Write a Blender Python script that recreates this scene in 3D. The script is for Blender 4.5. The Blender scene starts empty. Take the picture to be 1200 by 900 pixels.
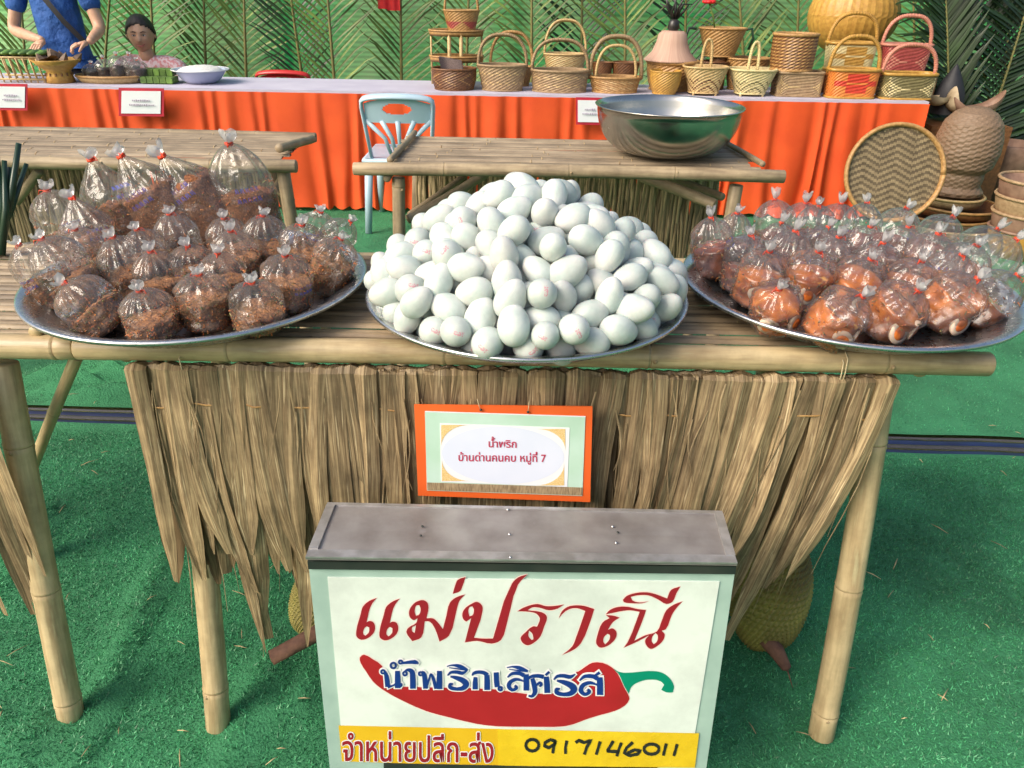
import bpy, math, random
import numpy as np
from mathutils import Vector, Matrix, noise as mnoise
from mathutils.geometry import tessellate_polygon
R = math.radians
random.seed(7)
rnd = random.random
def ru(a, b): return a + (b - a) * random.random()
scn = bpy.context.scene
COL = scn.collection
# ------------------------------------------------------------------ camera
CAM = Vector((0, 0, 1.3)); PITCH = 28.0; ROLL = 1.05; FPX = 900.0
cd = bpy.data.cameras.new('camera'); cam = bpy.data.objects.new('camera', cd); COL.objects.link(cam)
cd.sensor_width = 36; cd.lens = 27; cd.clip_end = 3000; cd.clip_start = 0.02
CROT = Matrix.Rotation(R(90 - PITCH), 3, 'X') @ Matrix.Rotation(R(ROLL), 3, 'Z')
cam.matrix_world = Matrix.Translation(CAM) @ CROT.to_4x4()
scn.camera = cam
# ------------------------------------------------------------------ world, sun, exposure
SUN_EL, SUN_AZ = 38.0, -56.0          # azimuth of the sun measured from behind the camera towards its left
sd = Vector((math.sin(R(SUN_AZ)) * math.cos(R(SUN_EL)), -math.cos(R(SUN_AZ)) * math.cos(R(SUN_EL)), math.sin(R(SUN_EL))))
w = bpy.data.worlds.new('World'); scn.world = w; w.use_nodes = True
wn = w.node_tree; wn.nodes.clear()
sky = wn.nodes.new('ShaderNodeTexSky'); sky.sky_type = 'NISHITA'; sky.sun_disc = False
sky.sun_elevation = R(SUN_EL); sky.sun_rotation = math.atan2(sd.x, sd.y); sky.air_density = 1.2; sky.dust_density = 5.5
bg = wn.nodes.new('ShaderNodeBackground'); bg.inputs[1].default_value = 0.15
wo = wn.nodes.new('ShaderNodeOutputWorld')
wn.links.new(sky.outputs[0], bg.inputs[0]); wn.links.new(bg.outputs[0], wo.inputs[0])
sl = bpy.data.lights.new('sun', 'SUN'); sl.energy = 2.0; sl.angle = R(34); sl.color = (1, .92, .82)
so = bpy.data.objects.new('sun', sl); COL.objects.link(so); so.rotation_euler = sd.to_track_quat('Z', 'Y').to_euler()
scn.view_settings.view_transform = 'Standard'; scn.view_settings.look = 'None'; scn.view_settings.gamma = 1
scn.view_settings.exposure = 0.46
try:
    scn.cycles.transparent_max_bounces = 28; scn.cycles.max_bounces = 10; scn.cycles.caustics_reflective = False; scn.cycles.caustics_refractive = False
    scn.cycles.sample_clamp_indirect = 5
except Exception: pass

# ------------------------------------------------------------------ picking points of the place along a sight line
def ray(px, py): return CROT @ Vector(((px - 600) / FPX, -(py - 450) / FPX, -1))
def at(px, py, y=None, z=None):
    d = ray(px, py); t = (y - CAM.y) / d.y if y is not None else (z - CAM.z) / d.z
    return CAM + d * t
def onplane(px, py, p0, n):
    d = ray(px, py); return CAM + d * ((p0 - CAM).dot(n) / d.dot(n))
def mpp(y, py=100):                     # metres per pixel across, at distance y
    return (at(601, py, y=y) - at(600, py, y=y)).length

# ------------------------------------------------------------------ mesh builder
class MB:
    def __init__(s): s.v = []; s.f = []; s.uv = []; s.mi = []
    def add(s, vs, fs, uvs=None, mi=0):
        o = len(s.v); s.v += [tuple(v) for v in vs]
        for k, f in enumerate(fs):
            s.f.append([o + i for i in f]); s.mi.append(mi)
            s.uv.append([uvs[i] for i in f] if uvs else [(0, 0)] * len(f))
        return s
    def grid(s, fn, nu, nv, wrap=False, su=1, sv=1, mi=0, mif=None, flip=False):
        vs = []; uvs = []
        cu = nu if wrap else nu + 1
        for j in range(nv + 1):
            for i in range(cu):
                vs.append(fn(i / nu, j / nv)); uvs.append((i / nu * su, j / nv * sv))
        o = len(s.v); s.v += [tuple(v) for v in vs]
        for j in range(nv):
            for i in range(nu):
                i2 = (i + 1) % cu if wrap else i + 1
                q = [j * cu + i, j * cu + i2, (j + 1) * cu + i2, (j + 1) * cu + i]
                u0, u1, v0, v1 = i / nu * su, (i + 1) / nu * su, j / nv * sv, (j + 1) / nv * sv
                uq = [(u0, v0), (u1, v0), (u1, v1), (u0, v1)]
                if flip: q.reverse(); uq.reverse()
                s.f.append([o + k for k in q]); s.uv.append(uq); s.mi.append(mif(i, j) if mif else mi)
        return s
    def tube(s, pts, rad, n=10, cap=True, mi=0, squash=None):
        pts = [Vector(p) for p in pts]
        if not isinstance(rad, (list, tuple)): rad = [rad] * len(pts)
        T = []
        for i in range(len(pts)):
            a = pts[max(0, i - 1)]; b = pts[min(len(pts) - 1, i + 1)]
            t = (b - a); T.append(t.normalized() if t.length > 1e-9 else Vector((0, 0, 1)))
        up = Vector((0, 0, 1)) if abs(T[0].z) < .9 else Vector((0, 1, 0))
        u = T[0].cross(up).normalized(); o = len(s.v); L = 0; Ls = []
        for i, p in enumerate(pts):
            if i: L += (p - pts[i - 1]).length
            Ls.append(L)
            u = (u - T[i] * u.dot(T[i]))
            u = u.normalized() if u.length > 1e-6 else T[i].orthogonal().normalized()
            w_ = T[i].cross(u)
            for k in range(n):
                a = 2 * math.pi * k / n
                q = u * math.cos(a) * (squash[0] if squash else 1) + w_ * math.sin(a) * (squash[1] if squash else 1)
                s.v.append(tuple(p + q * rad[i]))
        rr = max(rad)
        for i in range(len(pts) - 1):
            for k in range(n):
                k2 = (k + 1) % n
                s.f.append([o + i * n + k, o + i * n + k2, o + (i + 1) * n + k2, o + (i + 1) * n + k]); s.mi.append(mi)
                c = 2 * math.pi * rr
                s.uv.append([(k / n * c, Ls[i]), ((k + 1) / n * c, Ls[i]), ((k + 1) / n * c, Ls[i + 1]), (k / n * c, Ls[i + 1])])
        if cap:
            s.f.append([o + k for k in range(n)][::-1]); s.mi.append(mi); s.uv.append([(0, 0)] * n)
            e = o + (len(pts) - 1) * n
            s.f.append([e + k for k in range(n)]); s.mi.append(mi); s.uv.append([(0, 0)] * n)
        return s
    def lathe(s, prof, c=(0, 0, 0), n=32, sx=1, sy=1, mi=0, cap=False):
        c = Vector(c); P = prof; L = [0]
        for a, b in zip(P, P[1:]): L.append(L[-1] + math.hypot(b[0] - a[0], b[1] - a[1]))
        o = len(s.v); rr = max(p[0] for p in P)
        for r, z in P:
            for k in range(n):
                a = 2 * math.pi * k / n; s.v.append((c.x + r * sx * math.cos(a), c.y + r * sy * math.sin(a), c.z + z))
        for i in range(len(P) - 1):
            for k in range(n):
                k2 = (k + 1) % n
                s.f.append([o + i * n + k, o + i * n + k2, o + (i + 1) * n + k2, o + (i + 1) * n + k]); s.mi.append(mi)
                q = 2 * math.pi * rr
                s.uv.append([(k / n * q, L[i]), ((k + 1) / n * q, L[i]), ((k + 1) / n * q, L[i + 1]), (k / n * q, L[i + 1])])
        return s
    def box(s, c, size, rot=None, mi=0):
        c = Vector(c); h = Vector(size) / 2; vs = []
        for x in (-1, 1):
            for y in (-1, 1):
                for z in (-1, 1):
                    p = Vector((x * h.x, y * h.y, z * h.z)); vs.append(c + (rot @ p if rot else p))
        fs = [(0, 1, 3, 2), (4, 6, 7, 5), (0, 4, 5, 1), (2, 3, 7, 6), (0, 2, 6, 4), (1, 5, 7, 3)]
        o = len(s.v); s.v += [tuple(v) for v in vs]
        dims = {0: (1, 2), 1: (1, 2), 2: (0, 2), 3: (0, 2), 4: (0, 1), 5: (0, 1)}
        loc = [(x * h.x, y * h.y, z * h.z) for x in (-1, 1) for y in (-1, 1) for z in (-1, 1)]
        for k, f in enumerate(fs):
            a, b = dims[k]; s.f.append([o + i for i in f]); s.mi.append(mi); s.uv.append([(loc[i][a], loc[i][b]) for i in f])
        return s
    def ellipsoid(s, c, r, n=16, m=10, fn=None, mi=0, rot=None):
        c = Vector(c)
        def g(u, v):
            a = 2 * math.pi * u; b = math.pi * (v - .5)
            d = Vector((math.cos(a) * math.cos(b), math.sin(a) * math.cos(b), math.sin(b)))
            k = fn(d) if fn else 1
            p = Vector((d.x * r[0] * k, d.y * r[1] * k, d.z * r[2] * k))
            return c + (rot @ p if rot else p)
        return s.grid(g, n, m, wrap=True, su=1, sv=1, mi=mi)
    def ribbon(s, pts, wid, side, fold=0.0, mi=0, v0=0.0):
        """flat strip along pts, width across side vector(s), folded along its midrib by fold"""
        o = len(s.v); L = v0; pts = [Vector(p) for p in pts]; n = len(pts)
        for i, p in enumerate(pts):
            sv = side[i] if isinstance(side, list) else side
            a = pts[max(0, i - 1)]; b = pts[min(n - 1, i + 1)]
            nm = (b - a).cross(sv); nm = nm.normalized() if nm.length > 1e-9 else Vector((0, 1, 0))
            wv = wid[i] if isinstance(wid, (list, tuple)) else wid
            s.v += [tuple(p - sv * wv / 2), tuple(p + nm * wv * fold), tuple(p + sv * wv / 2)]
        for i in range(n - 1):
            dl = (pts[i + 1] - pts[i]).length
            for k in (0, 1):
                s.f.append([o + 3 * i + k, o + 3 * i + k + 1, o + 3 * i + 3 + k + 1, o + 3 * i + 3 + k]); s.mi.append(mi)
                ww = max(wid) if isinstance(wid, (list, tuple)) else wid
                s.uv.append([(k * ww / 2, L), ((k + 1) * ww / 2, L), ((k + 1) * ww / 2, L + dl), (k * ww / 2, L + dl)])
            L += dl
        return s
    def poly(s, outer, holes=(), fn=None, mi=0):
        """flat filled outline; fn maps a 2-D point to 3-D"""
        loops = [[Vector((p[0], p[1], 0)) for p in outer]] + [[Vector((p[0], p[1], 0)) for p in h] for h in holes]
        flat = [p for l in loops for p in l]; tri = tessellate_polygon(loops); o = len(s.v)
        s.v += [tuple(fn(p.x, p.y)) for p in flat]
        for t in tri: s.f.append([o + i for i in t]); s.mi.append(mi); s.uv.append([(flat[i].x, flat[i].y) for i in t])
        return s
    def mesh(s, name, mats, smooth=True):
        me = bpy.data.meshes.new(name); me.from_pydata(s.v, [], s.f)
        ul = me.uv_layers.new(name='uv')
        ul.data.foreach_set('uv', [c for f in s.uv for q in f for c in q])
        for m in (mats if isinstance(mats, (list, tuple)) else [mats]): me.materials.append(m)
        if any(s.mi): me.polygons.foreach_set('material_index', s.mi)
        if smooth: me.polygons.foreach_set('use_smooth', [True] * len(me.polygons))
        me.validate(); me.update()
        return me
    def build(s, name, mats, parent=None, smooth=True, **k):
        ob = bpy.data.objects.new(name, s.mesh(name, mats, smooth)); COL.objects.link(ob)
        if parent is not None: par(ob, parent)
        for a, b in k.items(): ob[a] = b
        return ob
def wm(o):
    m = o.matrix_basis.copy()
    return (wm(o.parent) @ o.matrix_parent_inverse @ m) if o.parent else m
def par(ob, parent):
    ob.parent = parent; ob.matrix_parent_inverse = wm(parent).inverted()
def thing(name, label, cat, loc=(0, 0, 0), group=None):
    o = bpy.data.objects.new(name, None); o.empty_display_size = .05; COL.objects.link(o); o.location = loc
    o['label'] = label; o['category'] = cat
    if group: o['group'] = group
    return o
def tag(o, label, cat, group=None):
    o['label'] = label; o['category'] = cat
    if group: o['group'] = group
    return o
def mesh_ob(name, me, mat4=None, parent=None):
    o = bpy.data.objects.new(name, me); COL.objects.link(o)
    if mat4 is not None: o.matrix_basis = mat4
    if parent is not None: par(o, parent)
    return o
def smoothpoly(p, k=3):
    """closed Catmull-Rom through the corner points"""
    out = []; n = len(p)
    for i in range(n):
        a, b, c, d = p[i - 1], p[i], p[(i + 1) % n], p[(i + 2) % n]
        v1 = Vector((b[0] - a[0], b[1] - a[1])); v2 = Vector((c[0] - b[0], c[1] - b[1])); v3 = Vector((d[0] - c[0], d[1] - c[1]))
        s1 = v1.length and v2.length and v1.normalized().dot(v2.normalized()) < .35
        s2 = v3.length and v2.length and v2.normalized().dot(v3.normalized()) < .35
        L2 = v2.length
        t1 = Vector((0, 0)) + v2 if s1 else (v1.normalized() + v2.normalized()) * .5 * L2
        t2 = v2 if s2 else (v2.normalized() + v3.normalized()) * .5 * L2
        for q in range(k):
            t = q / k; h00 = 2 * t**3 - 3 * t * t + 1; h10 = t**3 - 2 * t * t + t; h01 = -2 * t**3 + 3 * t * t; h11 = t**3 - t * t
            out.append((h00 * b[0] + h10 * t1.x + h01 * c[0] + h11 * t2.x, h00 * b[1] + h10 * t1.y + h01 * c[1] + h11 * t2.y))
    return out

# ------------------------------------------------------------------ materials
MATS = {}
def mat(name, c1, c2=None, rough=.6, scale=8, stretch=(1, 1, 1), bump=0.0, bscale=None, metal=0, coord='Object', c3=None, detail=4,
        spec=.5, vary=0.0, stain=0, sscale=14, sss=0.0, ramp=(.35, .65), coat=0.0, transl=0.0, bdist=.002, island=False):
    if name in MATS: return MATS[name]
    m = bpy.data.materials.new(name); m.use_nodes = True; nt = m.node_tree; nt.nodes.clear(); N = nt.nodes.new; Lk = nt.links.new
    out = N('ShaderNodeOutputMaterial'); b = N('ShaderNodeBsdfPrincipled'); Lk(b.outputs[0], out.inputs[0])
    b.inputs['Roughness'].default_value = rough; b.inputs['Metallic'].default_value = metal
    b.inputs['Specular IOR Level'].default_value = spec; b.inputs['Coat Weight'].default_value = coat
    if sss: b.inputs['Subsurface Weight'].default_value = sss; b.inputs['Subsurface Scale'].default_value = .01
    tc = N('ShaderNodeTexCoord'); mp = N('ShaderNodeMapping'); mp.inputs['Scale'].default_value = stretch
    Lk(tc.outputs['UV' if coord == 'UV' else 'Object'], mp.inputs[0])
    src = mp.outputs[0]
    oi = N('ShaderNodeObjectInfo')
    if coord == 'UV':
        ad = N('ShaderNodeVectorMath'); ad.operation = 'ADD'; cb = N('ShaderNodeCombineXYZ')
        mu = N('ShaderNodeMath'); mu.operation = 'MULTIPLY'; mu.inputs[1].default_value = 37.0; Lk(oi.outputs['Random'], mu.inputs[0])
        Lk(mu.outputs[0], cb.inputs[2]); Lk(src, ad.inputs[0]); Lk(cb.outputs[0], ad.inputs[1]); src = ad.outputs[0]
    nz = N('ShaderNodeTexNoise'); nz.inputs['Scale'].default_value = scale; nz.inputs['Detail'].default_value = detail
    Lk(src, nz.inputs[0])
    cr = N('ShaderNodeValToRGB'); c2 = c2 or tuple(x * .75 for x in c1)
    cr.color_ramp.elements[0].position = ramp[0]; cr.color_ramp.elements[1].position = ramp[1]
    cr.color_ramp.elements[0].color = (*c1, 1); cr.color_ramp.elements[1].color = (*c2, 1)
    if c3: e = cr.color_ramp.elements.new(min(.97, ramp[1] + .12)); e.color = (*c3, 1)
    Lk(nz.outputs[0], cr.inputs[0]); colout = cr.outputs[0]
    if vary:
        hs = N('ShaderNodeHueSaturation'); mr = N('ShaderNodeMapRange'); mr.inputs[3].default_value = 1 - vary; mr.inputs[4].default_value = 1 + vary
        if island:
            gi = N('ShaderNodeNewGeometry'); Lk(gi.outputs['Random Per Island'], mr.inputs[0])
        else: Lk(oi.outputs['Random'], mr.inputs[0])
        Lk(mr.outputs[0], hs.inputs['Value']); Lk(colout, hs.inputs['Color']); colout = hs.outputs[0]
    if stain:
        sn = N('ShaderNodeTexNoise'); sn.inputs['Scale'].default_value = sscale; sn.inputs['Detail'].default_value = 6; sn.inputs['Roughness'].default_value = .65; Lk(tc.outputs['Object'], sn.inputs[0])
        sr = N('ShaderNodeMapRange'); sr.inputs[1].default_value = .34; sr.inputs[2].default_value = .6; sr.inputs[3].default_value = 1 - stain; sr.inputs[4].default_value = 1.05; Lk(sn.outputs[0], sr.inputs[0])
        sm = N('ShaderNodeVectorMath'); sm.operation = 'SCALE'; Lk(colout, sm.inputs[0]); Lk(sr.outputs[0], sm.inputs['Scale']); colout = sm.outputs[0]
    Lk(colout, b.inputs['Base Color'])
    if bump:
        bn = N('ShaderNodeTexNoise'); bn.inputs['Scale'].default_value = bscale or scale * 3; bn.inputs['Detail'].default_value = 5; Lk(src, bn.inputs[0])
        bp = N('ShaderNodeBump'); bp.inputs['Strength'].default_value = bump; bp.inputs['Distance'].default_value = bdist
        Lk(bn.outputs[0], bp.inputs['Height']); Lk(bp.outputs[0], b.inputs['Normal'])
        rr = N('ShaderNodeMapRange'); rr.inputs[3].default_value = max(0, rough - .1); rr.inputs[4].default_value = min(1, rough + .12)
        Lk(bn.outputs[0], rr.inputs[0]); Lk(rr.outputs[0], b.inputs['Roughness'])
    if transl:
        tr = N('ShaderNodeBsdfTranslucent'); Lk(colout, tr.inputs[0]); mx = N('ShaderNodeMixShader'); mx.inputs[0].default_value = transl
        Lk(b.outputs[0], mx.inputs[1]); Lk(tr.outputs[0], mx.inputs[2]); Lk(mx.outputs[0], out.inputs[0])
    MATS[name] = m; m.diffuse_color = (*c1, 1)
    return m
def film(name, tint=(1, 1, 1), haze=.07, gl=.5, rough=.07, bumps=.5, body=0.0, bodycol=(.8, .8, .8)):
    m = bpy.data.materials.new(name); m.use_nodes = True; nt = m.node_tree; nt.nodes.clear(); N = nt.nodes.new; Lk = nt.links.new
    out = N('ShaderNodeOutputMaterial'); tr = N('ShaderNodeBsdfTransparent'); tr.inputs[0].default_value = (*tint, 1)
    g = N('ShaderNodeBsdfGlossy'); g.inputs['Roughness'].default_value = rough
    lw = N('ShaderNodeLayerWeight'); lw.inputs[0].default_value = .35
    tc = N('ShaderNodeTexCoord'); nz = N('ShaderNodeTexNoise'); nz.inputs['Scale'].default_value = 28; nz.inputs['Detail'].default_value = 3; nz.inputs['Distortion'].default_value = 1.2
    Lk(tc.outputs['Object'], nz.inputs[0]); bp = N('ShaderNodeBump'); bp.inputs['Strength'].default_value = bumps; bp.inputs['Distance'].default_value = .006
    vo_ = N('ShaderNodeTexVoronoi'); vo_.inputs['Scale'].default_value = 46; Lk(tc.outputs['Object'], vo_.inputs[0]); b0 = N('ShaderNodeBump'); b0.inputs['Strength'].default_value = .55; b0.inputs['Distance'].default_value = .005; Lk(vo_.outputs['Distance'], b0.inputs['Height']); Lk(b0.outputs[0], bp.inputs['Normal'])
    Lk(nz.outputs[0], bp.inputs['Height']); Lk(bp.outputs[0], g.inputs['Normal']); Lk(bp.outputs[0], lw.inputs['Normal'])
    mr = N('ShaderNodeMapRange'); mr.inputs[3].default_value = .022; mr.inputs[4].default_value = gl; Lk(lw.outputs['Fresnel'], mr.inputs[0])
    d = N('ShaderNodeBsdfDiffuse'); d.inputs[0].default_value = (*bodycol, 1); t2 = N('ShaderNodeBsdfTranslucent'); t2.inputs[0].default_value = (*bodycol, 1)
    dm = N('ShaderNodeMixShader'); dm.inputs[0].default_value = .5; Lk(d.outputs[0], dm.inputs[1]); Lk(t2.outputs[0], dm.inputs[2])
    m1 = N('ShaderNodeMixShader'); m1.inputs[0].default_value = haze + body; Lk(tr.outputs[0], m1.inputs[1]); Lk(dm.outputs[0], m1.inputs[2])
    m2 = N('ShaderNodeMixShader'); Lk(mr.outputs[0], m2.inputs[0]); Lk(m1.outputs[0], m2.inputs[1]); Lk(g.outputs[0], m2.inputs[2])
    Lk(m2.outputs[0], out.inputs[0]); return m

M_bam = mat('bamboo', (.56, .44, .25), (.38, .28, .15), rough=.40, scale=1, stretch=(70, 7, 30), bump=.35, coord='UV', bscale=2.2, c3=(.52, .46, .27), vary=.10, detail=8, ramp=(.38, .62), stain=.22, sscale=16)
M_bamw = mat('bamboo_greyed', (.37, .29, .18), (.24, .18, .11), rough=.55, scale=1, stretch=(70, 7, 30), bump=.35, coord='UV', bscale=2.2, vary=.15, detail=8, stain=.35, sscale=12)
M_bamd = mat('bamboo_weathered', (.36, .27, .16), (.22, .16, .09), rough=.6, scale=1, stretch=(70, 5, 30), bump=.3, coord='UV', bscale=2, vary=.18)
M_node = mat('bamboo_node', (.24, .16, .08), (.42, .32, .18), rough=.7, scale=60)
M_slat = mat('bamboo_slat', (.40, .30, .18), (.25, .18, .11), rough=.5, scale=1, stretch=(4, 90, 30), bump=.3, coord='Object', bscale=2, c3=(.50, .39, .25), vary=.26, stain=.4, sscale=9)
M_leaf = mat('dried_leaf', (.45, .335, .185), (.20, .135, .07), rough=.55, scale=1, stretch=(260, 9, 30), bump=.5, coord='UV', bscale=1.5, c3=(.62, .50, .30), vary=.30, transl=.22, ramp=(.36, .58), stain=.38, sscale=11)
M_slatw = mat('bamboo_slat_greyed', (.33, .26, .175), (.21, .16, .105), rough=.6, scale=1, stretch=(4, 90, 30), bump=.3, bscale=2, c3=(.42, .34, .23), vary=.2, stain=.3, sscale=9)
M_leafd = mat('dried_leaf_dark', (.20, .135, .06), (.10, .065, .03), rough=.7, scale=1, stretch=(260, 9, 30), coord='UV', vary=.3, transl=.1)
M_straw = mat('straw', (.40, .31, .17), (.21, .155, .08), rough=.7, scale=1, stretch=(90, 3, 1), coord='UV', vary=.45, island=True, transl=.1)
M_alu = mat('aluminium', (.60, .61, .62), (.50, .51, .52), rough=.28, scale=30, bump=.12, metal=1, bdist=.0006)
M_steel = mat('steel_bowl', (.50, .49, .47), (.40, .39, .37), rough=.22, scale=9, bump=.12, metal=1, bdist=.001)
M_zinc = mat('zinc_sheet', (.42, .40, .39), (.27, .245, .235), rough=.5, scale=14, bump=.25, metal=.55, c3=(.42, .39, .40), detail=7)
M_edge = mat('aluminium_edge', (.58, .57, .57), (.40, .39, .38), rough=.4, scale=40, bump=.3, metal=.7)
M_mint = mat('mint_frame', (.36, .50, .44), (.30, .43, .38), rough=.45, scale=20, bump=.15)
M_panel = mat('panel_white', (.70, .76, .71), (.66, .73, .68), rough=.35, scale=5, bump=.12, detail=6, stain=.16, sscale=9)
M_black = mat('black_strip', (.015, .022, .02), (.03, .035, .03), rough=.5, scale=20)
M_red = mat('print_red', (.40, .012, .02), (.34, .01, .016), rough=.4, scale=12)
M_redd = mat('print_maroon', (.30, .008, .02), (.26, .01, .02), rough=.4, scale=12)
M_pinkw = mat('print_pale_edge', (.80, .62, .58), (.75, .6, .55), rough=.4, scale=12)
M_green = mat('print_green', (.0, .26, .15), (.0, .22, .13), rough=.4, scale=12)
M_blue = mat('print_blue', (.006, .035, .22), (.005, .03, .18), rough=.4, scale=12)
M_white = mat('print_white', (.80, .80, .80), (.75, .75, .76), rough=.4, scale=12)
M_yel = mat('print_yellow', (.72, .45, .015), (.66, .40, .01), rough=.45, scale=10, bump=.15)
M_yel2 = mat('tape_yellow', (.78, .55, .02), (.68, .46, .015), rough=.25, scale=18, bump=.4)
M_ink = mat('marker_ink', (.012, .014, .012), (.02, .02, .02), rough=.5, scale=30)
M_orange = mat('orange_cloth', (.82, .10, .015), (.72, .078, .012), rough=.75, scale=5, bump=.15, bscale=300, transl=.18)
M_oboard = mat('orange_board', (.74, .12, .015), (.68, .10, .012), rough=.6, scale=10)
M_cloth = mat('lilac_cloth', (.52, .50, .60), (.45, .43, .54), rough=.7, scale=6, bump=.2)
M_card = mat('card_green', (.42, .62, .50), (.50, .68, .60), rough=.5, scale=14)
M_cardb = mat('card_pale_blue', (.62, .68, .82), (.66, .71, .84), rough=.5, scale=14)
M_cardw = mat('card_white', (.76, .78, .82), (.72, .75, .80), rough=.5, scale=14)
M_gold = mat('print_gold', (.62, .40, .12), (.78, .62, .34), rough=.5, scale=900, detail=1)
M_cgrass = mat('print_straw', (.20, .14, .08), (.40, .30, .18), rough=.5, scale=1, stretch=(500, 20, 80), detail=3)
M_crim = mat('print_crimson', (.45, .03, .08), (.4, .03, .08), rough=.5, scale=14)
M_rband = mat('red_rubber', (.80, .07, .015), (.62, .04, .01), rough=.35, scale=40)
M_tail = film('knotted_film', haze=.48, gl=.55, rough=.16, bodycol=(.85, .84, .84))
M_film = film('bag_film', haze=.075, gl=.55, rough=.08, bumps=.9, bodycol=(.95, .90, .84))
M_film2 = film('bag_film_lilac', haze=.08, gl=.58, rough=.08, bumps=.9, bodycol=(.88, .84, .84))
M_bprint = mat('blue_bag_print', (.03, .06, .42), (.05, .09, .5), rough=.4, scale=30)
M_chili = mat('chili_paste', (.42, .18, .06), (.13, .052, .02), rough=.5, scale=210, bump=1, bscale=330, c3=(.56, .26, .08), detail=6, bdist=.003)
M_chilid = mat('chili_powder', (.30, .11, .04), (.11, .04, .016), rough=.85, scale=260, bump=1, bscale=260, c3=(.24, .10, .045), bdist=.003)
M_flake = mat('chili_flakes', (.62, .26, .07), (.34, .05, .015), rough=.5, scale=300, vary=.5, island=True)
M_herb = mat('herb_bits', (.09, .13, .035), (.30, .22, .08), rough=.5, scale=200, vary=.5, island=True)
M_sauce = mat('orange_sauce', (.56, .16, .012), (.22, .045, .006), rough=.15, scale=38, bump=.5, bscale=60, c3=(.80, .40, .06), sss=.25, coat=.2)  # bright amber end: glints and light through the sauce, put into the colour
M_sauce2 = mat('brown_sauce', (.26, .06, .015), (.09, .018, .007), rough=.15, scale=50, bump=.5, bscale=70, c3=(.26, .07, .025), coat=.4)
M_eggw = mat('boiled_egg_white', (.78, .66, .54), (.66, .48, .36), rough=.3, scale=40, sss=.2)
M_yolk = mat('boiled_yolk', (.72, .20, .03), (.55, .12, .02), rough=.3, scale=90, bump=.3)
M_rat = mat('rattan', (.46, .27, .10), (.30, .16, .055), rough=.5, scale=60, bump=.3, c3=(.55, .34, .14))
M_ratl = mat('rattan_light', (.58, .42, .20), (.44, .30, .13), rough=.5, scale=60, bump=.3)
M_ratd = mat('rattan_dark', (.20, .085, .03), (.11, .045, .018), rough=.45, scale=60, bump=.3)
M_gray = mat('rattan_grey', (.36, .25, .14), (.26, .17, .09), rough=.6, scale=60, bump=.3)
M_ylw = mat('rattan_yellow', (.50, .29, .06), (.38, .20, .04), rough=.45, scale=50, bump=.3)
M_olive = mat('weave_olive', (.20, .17, .07), (.13, .11, .045), rough=.5, scale=60)
M_cream = mat('weave_cream', (.66, .56, .30), (.56, .46, .22), rough=.5, scale=60)
M_pink = mat('weave_red', (.36, .07, .06), (.27, .045, .045), rough=.5, scale=60)
M_pink2 = mat('weave_pink', (.56, .24, .17), (.46, .18, .13), rough=.5, scale=60)
M_orw = mat('weave_orange', (.66, .23, .045), (.55, .17, .03), rough=.5, scale=60)
M_redw = mat('weave_scarlet', (.60, .05, .02), (.5, .04, .02), rough=.5, scale=60)
M_hat = mat('palm_fibre', (.50, .33, .25), (.40, .25, .19), rough=.7, scale=1, stretch=(120, 3, 1), coord='UV', bump=.3)
M_husk = mat('brown_husk', (.26, .16, .11), (.16, .09, .06), rough=.6, scale=20, bump=.4)
M_huskl = mat('pale_husk', (.52, .42, .27), (.36, .27, .16), rough=.6, scale=20)
M_vase = mat('vase_weave', (.225, .15, .095), (.15, .10, .06), rough=.55, scale=1, stretch=(40, 200, 40), coord='UV', bump=.7, bscale=1)
M_frond = mat('palm_leaflet', (.22, .30, .07), (.06, .11, .025), rough=.4, scale=6, transl=.35, c3=(.17, .18, .06), vary=.4, island=True)
M_frondd = mat('palm_leaflet_dark', (.03, .065, .02), (.018, .04, .014), rough=.35, scale=6, transl=.2, vary=.4, island=True)
M_rach = mat('palm_rachis', (.22, .20, .07), (.14, .14, .05), rough=.5, scale=20)
M_shirt = mat('blue_shirt', (.02, .10, .36), (.015, .075, .28), rough=.8, scale=9, bump=.9, bscale=11, bdist=.05)
M_skin = mat('skin', (.58, .35, .235), (.50, .29, .185), rough=.5, scale=30, sss=.15)
M_hair = mat('black_hair', (.012, .009, .008), (.03, .022, .018), rough=.5, scale=80)
M_dress = mat('pink_dress', (.62, .26, .27), (.72, .58, .60), rough=.8, scale=60, detail=2, ramp=(.45, .55))
M_navy = mat('navy_trousers', (.015, .02, .05), (.02, .03, .06), rough=.8, scale=20)
M_strap = mat('dark_strap', (.02, .02, .025), rough=.6)
M_chair = mat('pale_blue_plastic', (.42, .57, .67), (.38, .53, .63), rough=.35, scale=10)
M_rchair = mat('red_plastic', (.55, .03, .03), (.5, .03, .03), rough=.35, scale=10)
M_enam = mat('enamel', (.42, .46, .62), (.38, .42, .58), rough=.2, scale=10, coat=.5)
M_enrim = mat('enamel_rim', (.7, .72, .74), (.6, .62, .66), rough=.3, scale=10)
M_rice = mat('white_noodles', (.78, .77, .74), (.6, .6, .57), rough=.6, scale=90, bump=.8, bscale=120)
M_bleaf = mat('banana_leaf_parcel', (.13, .24, .045), (.07, .14, .03), rough=.4, scale=30, vary=.3)
M_cone = mat('leaf_cone', (.16, .10, .065), (.08, .05, .03), rough=.6, scale=40)
M_dark = mat('dark_sweet', (.025, .012, .018), (.05, .02, .02), rough=.3, scale=60)
M_cane = mat('dark_green_cane', (.012, .035, .02), (.02, .055, .03), rough=.3, scale=1, stretch=(40, 4, 1), coord='UV')
M_jack = mat('jackfruit_skin', (.23, .215, .045), (.12, .10, .025), rough=.6, scale=14, c3=(.10, .06, .03), bump=.4, bscale=90)
M_jack2 = mat('jackfruit_skin_yellow', (.33, .29, .08), (.20, .17, .05), rough=.6, scale=18, bump=.4, bscale=90)
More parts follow.
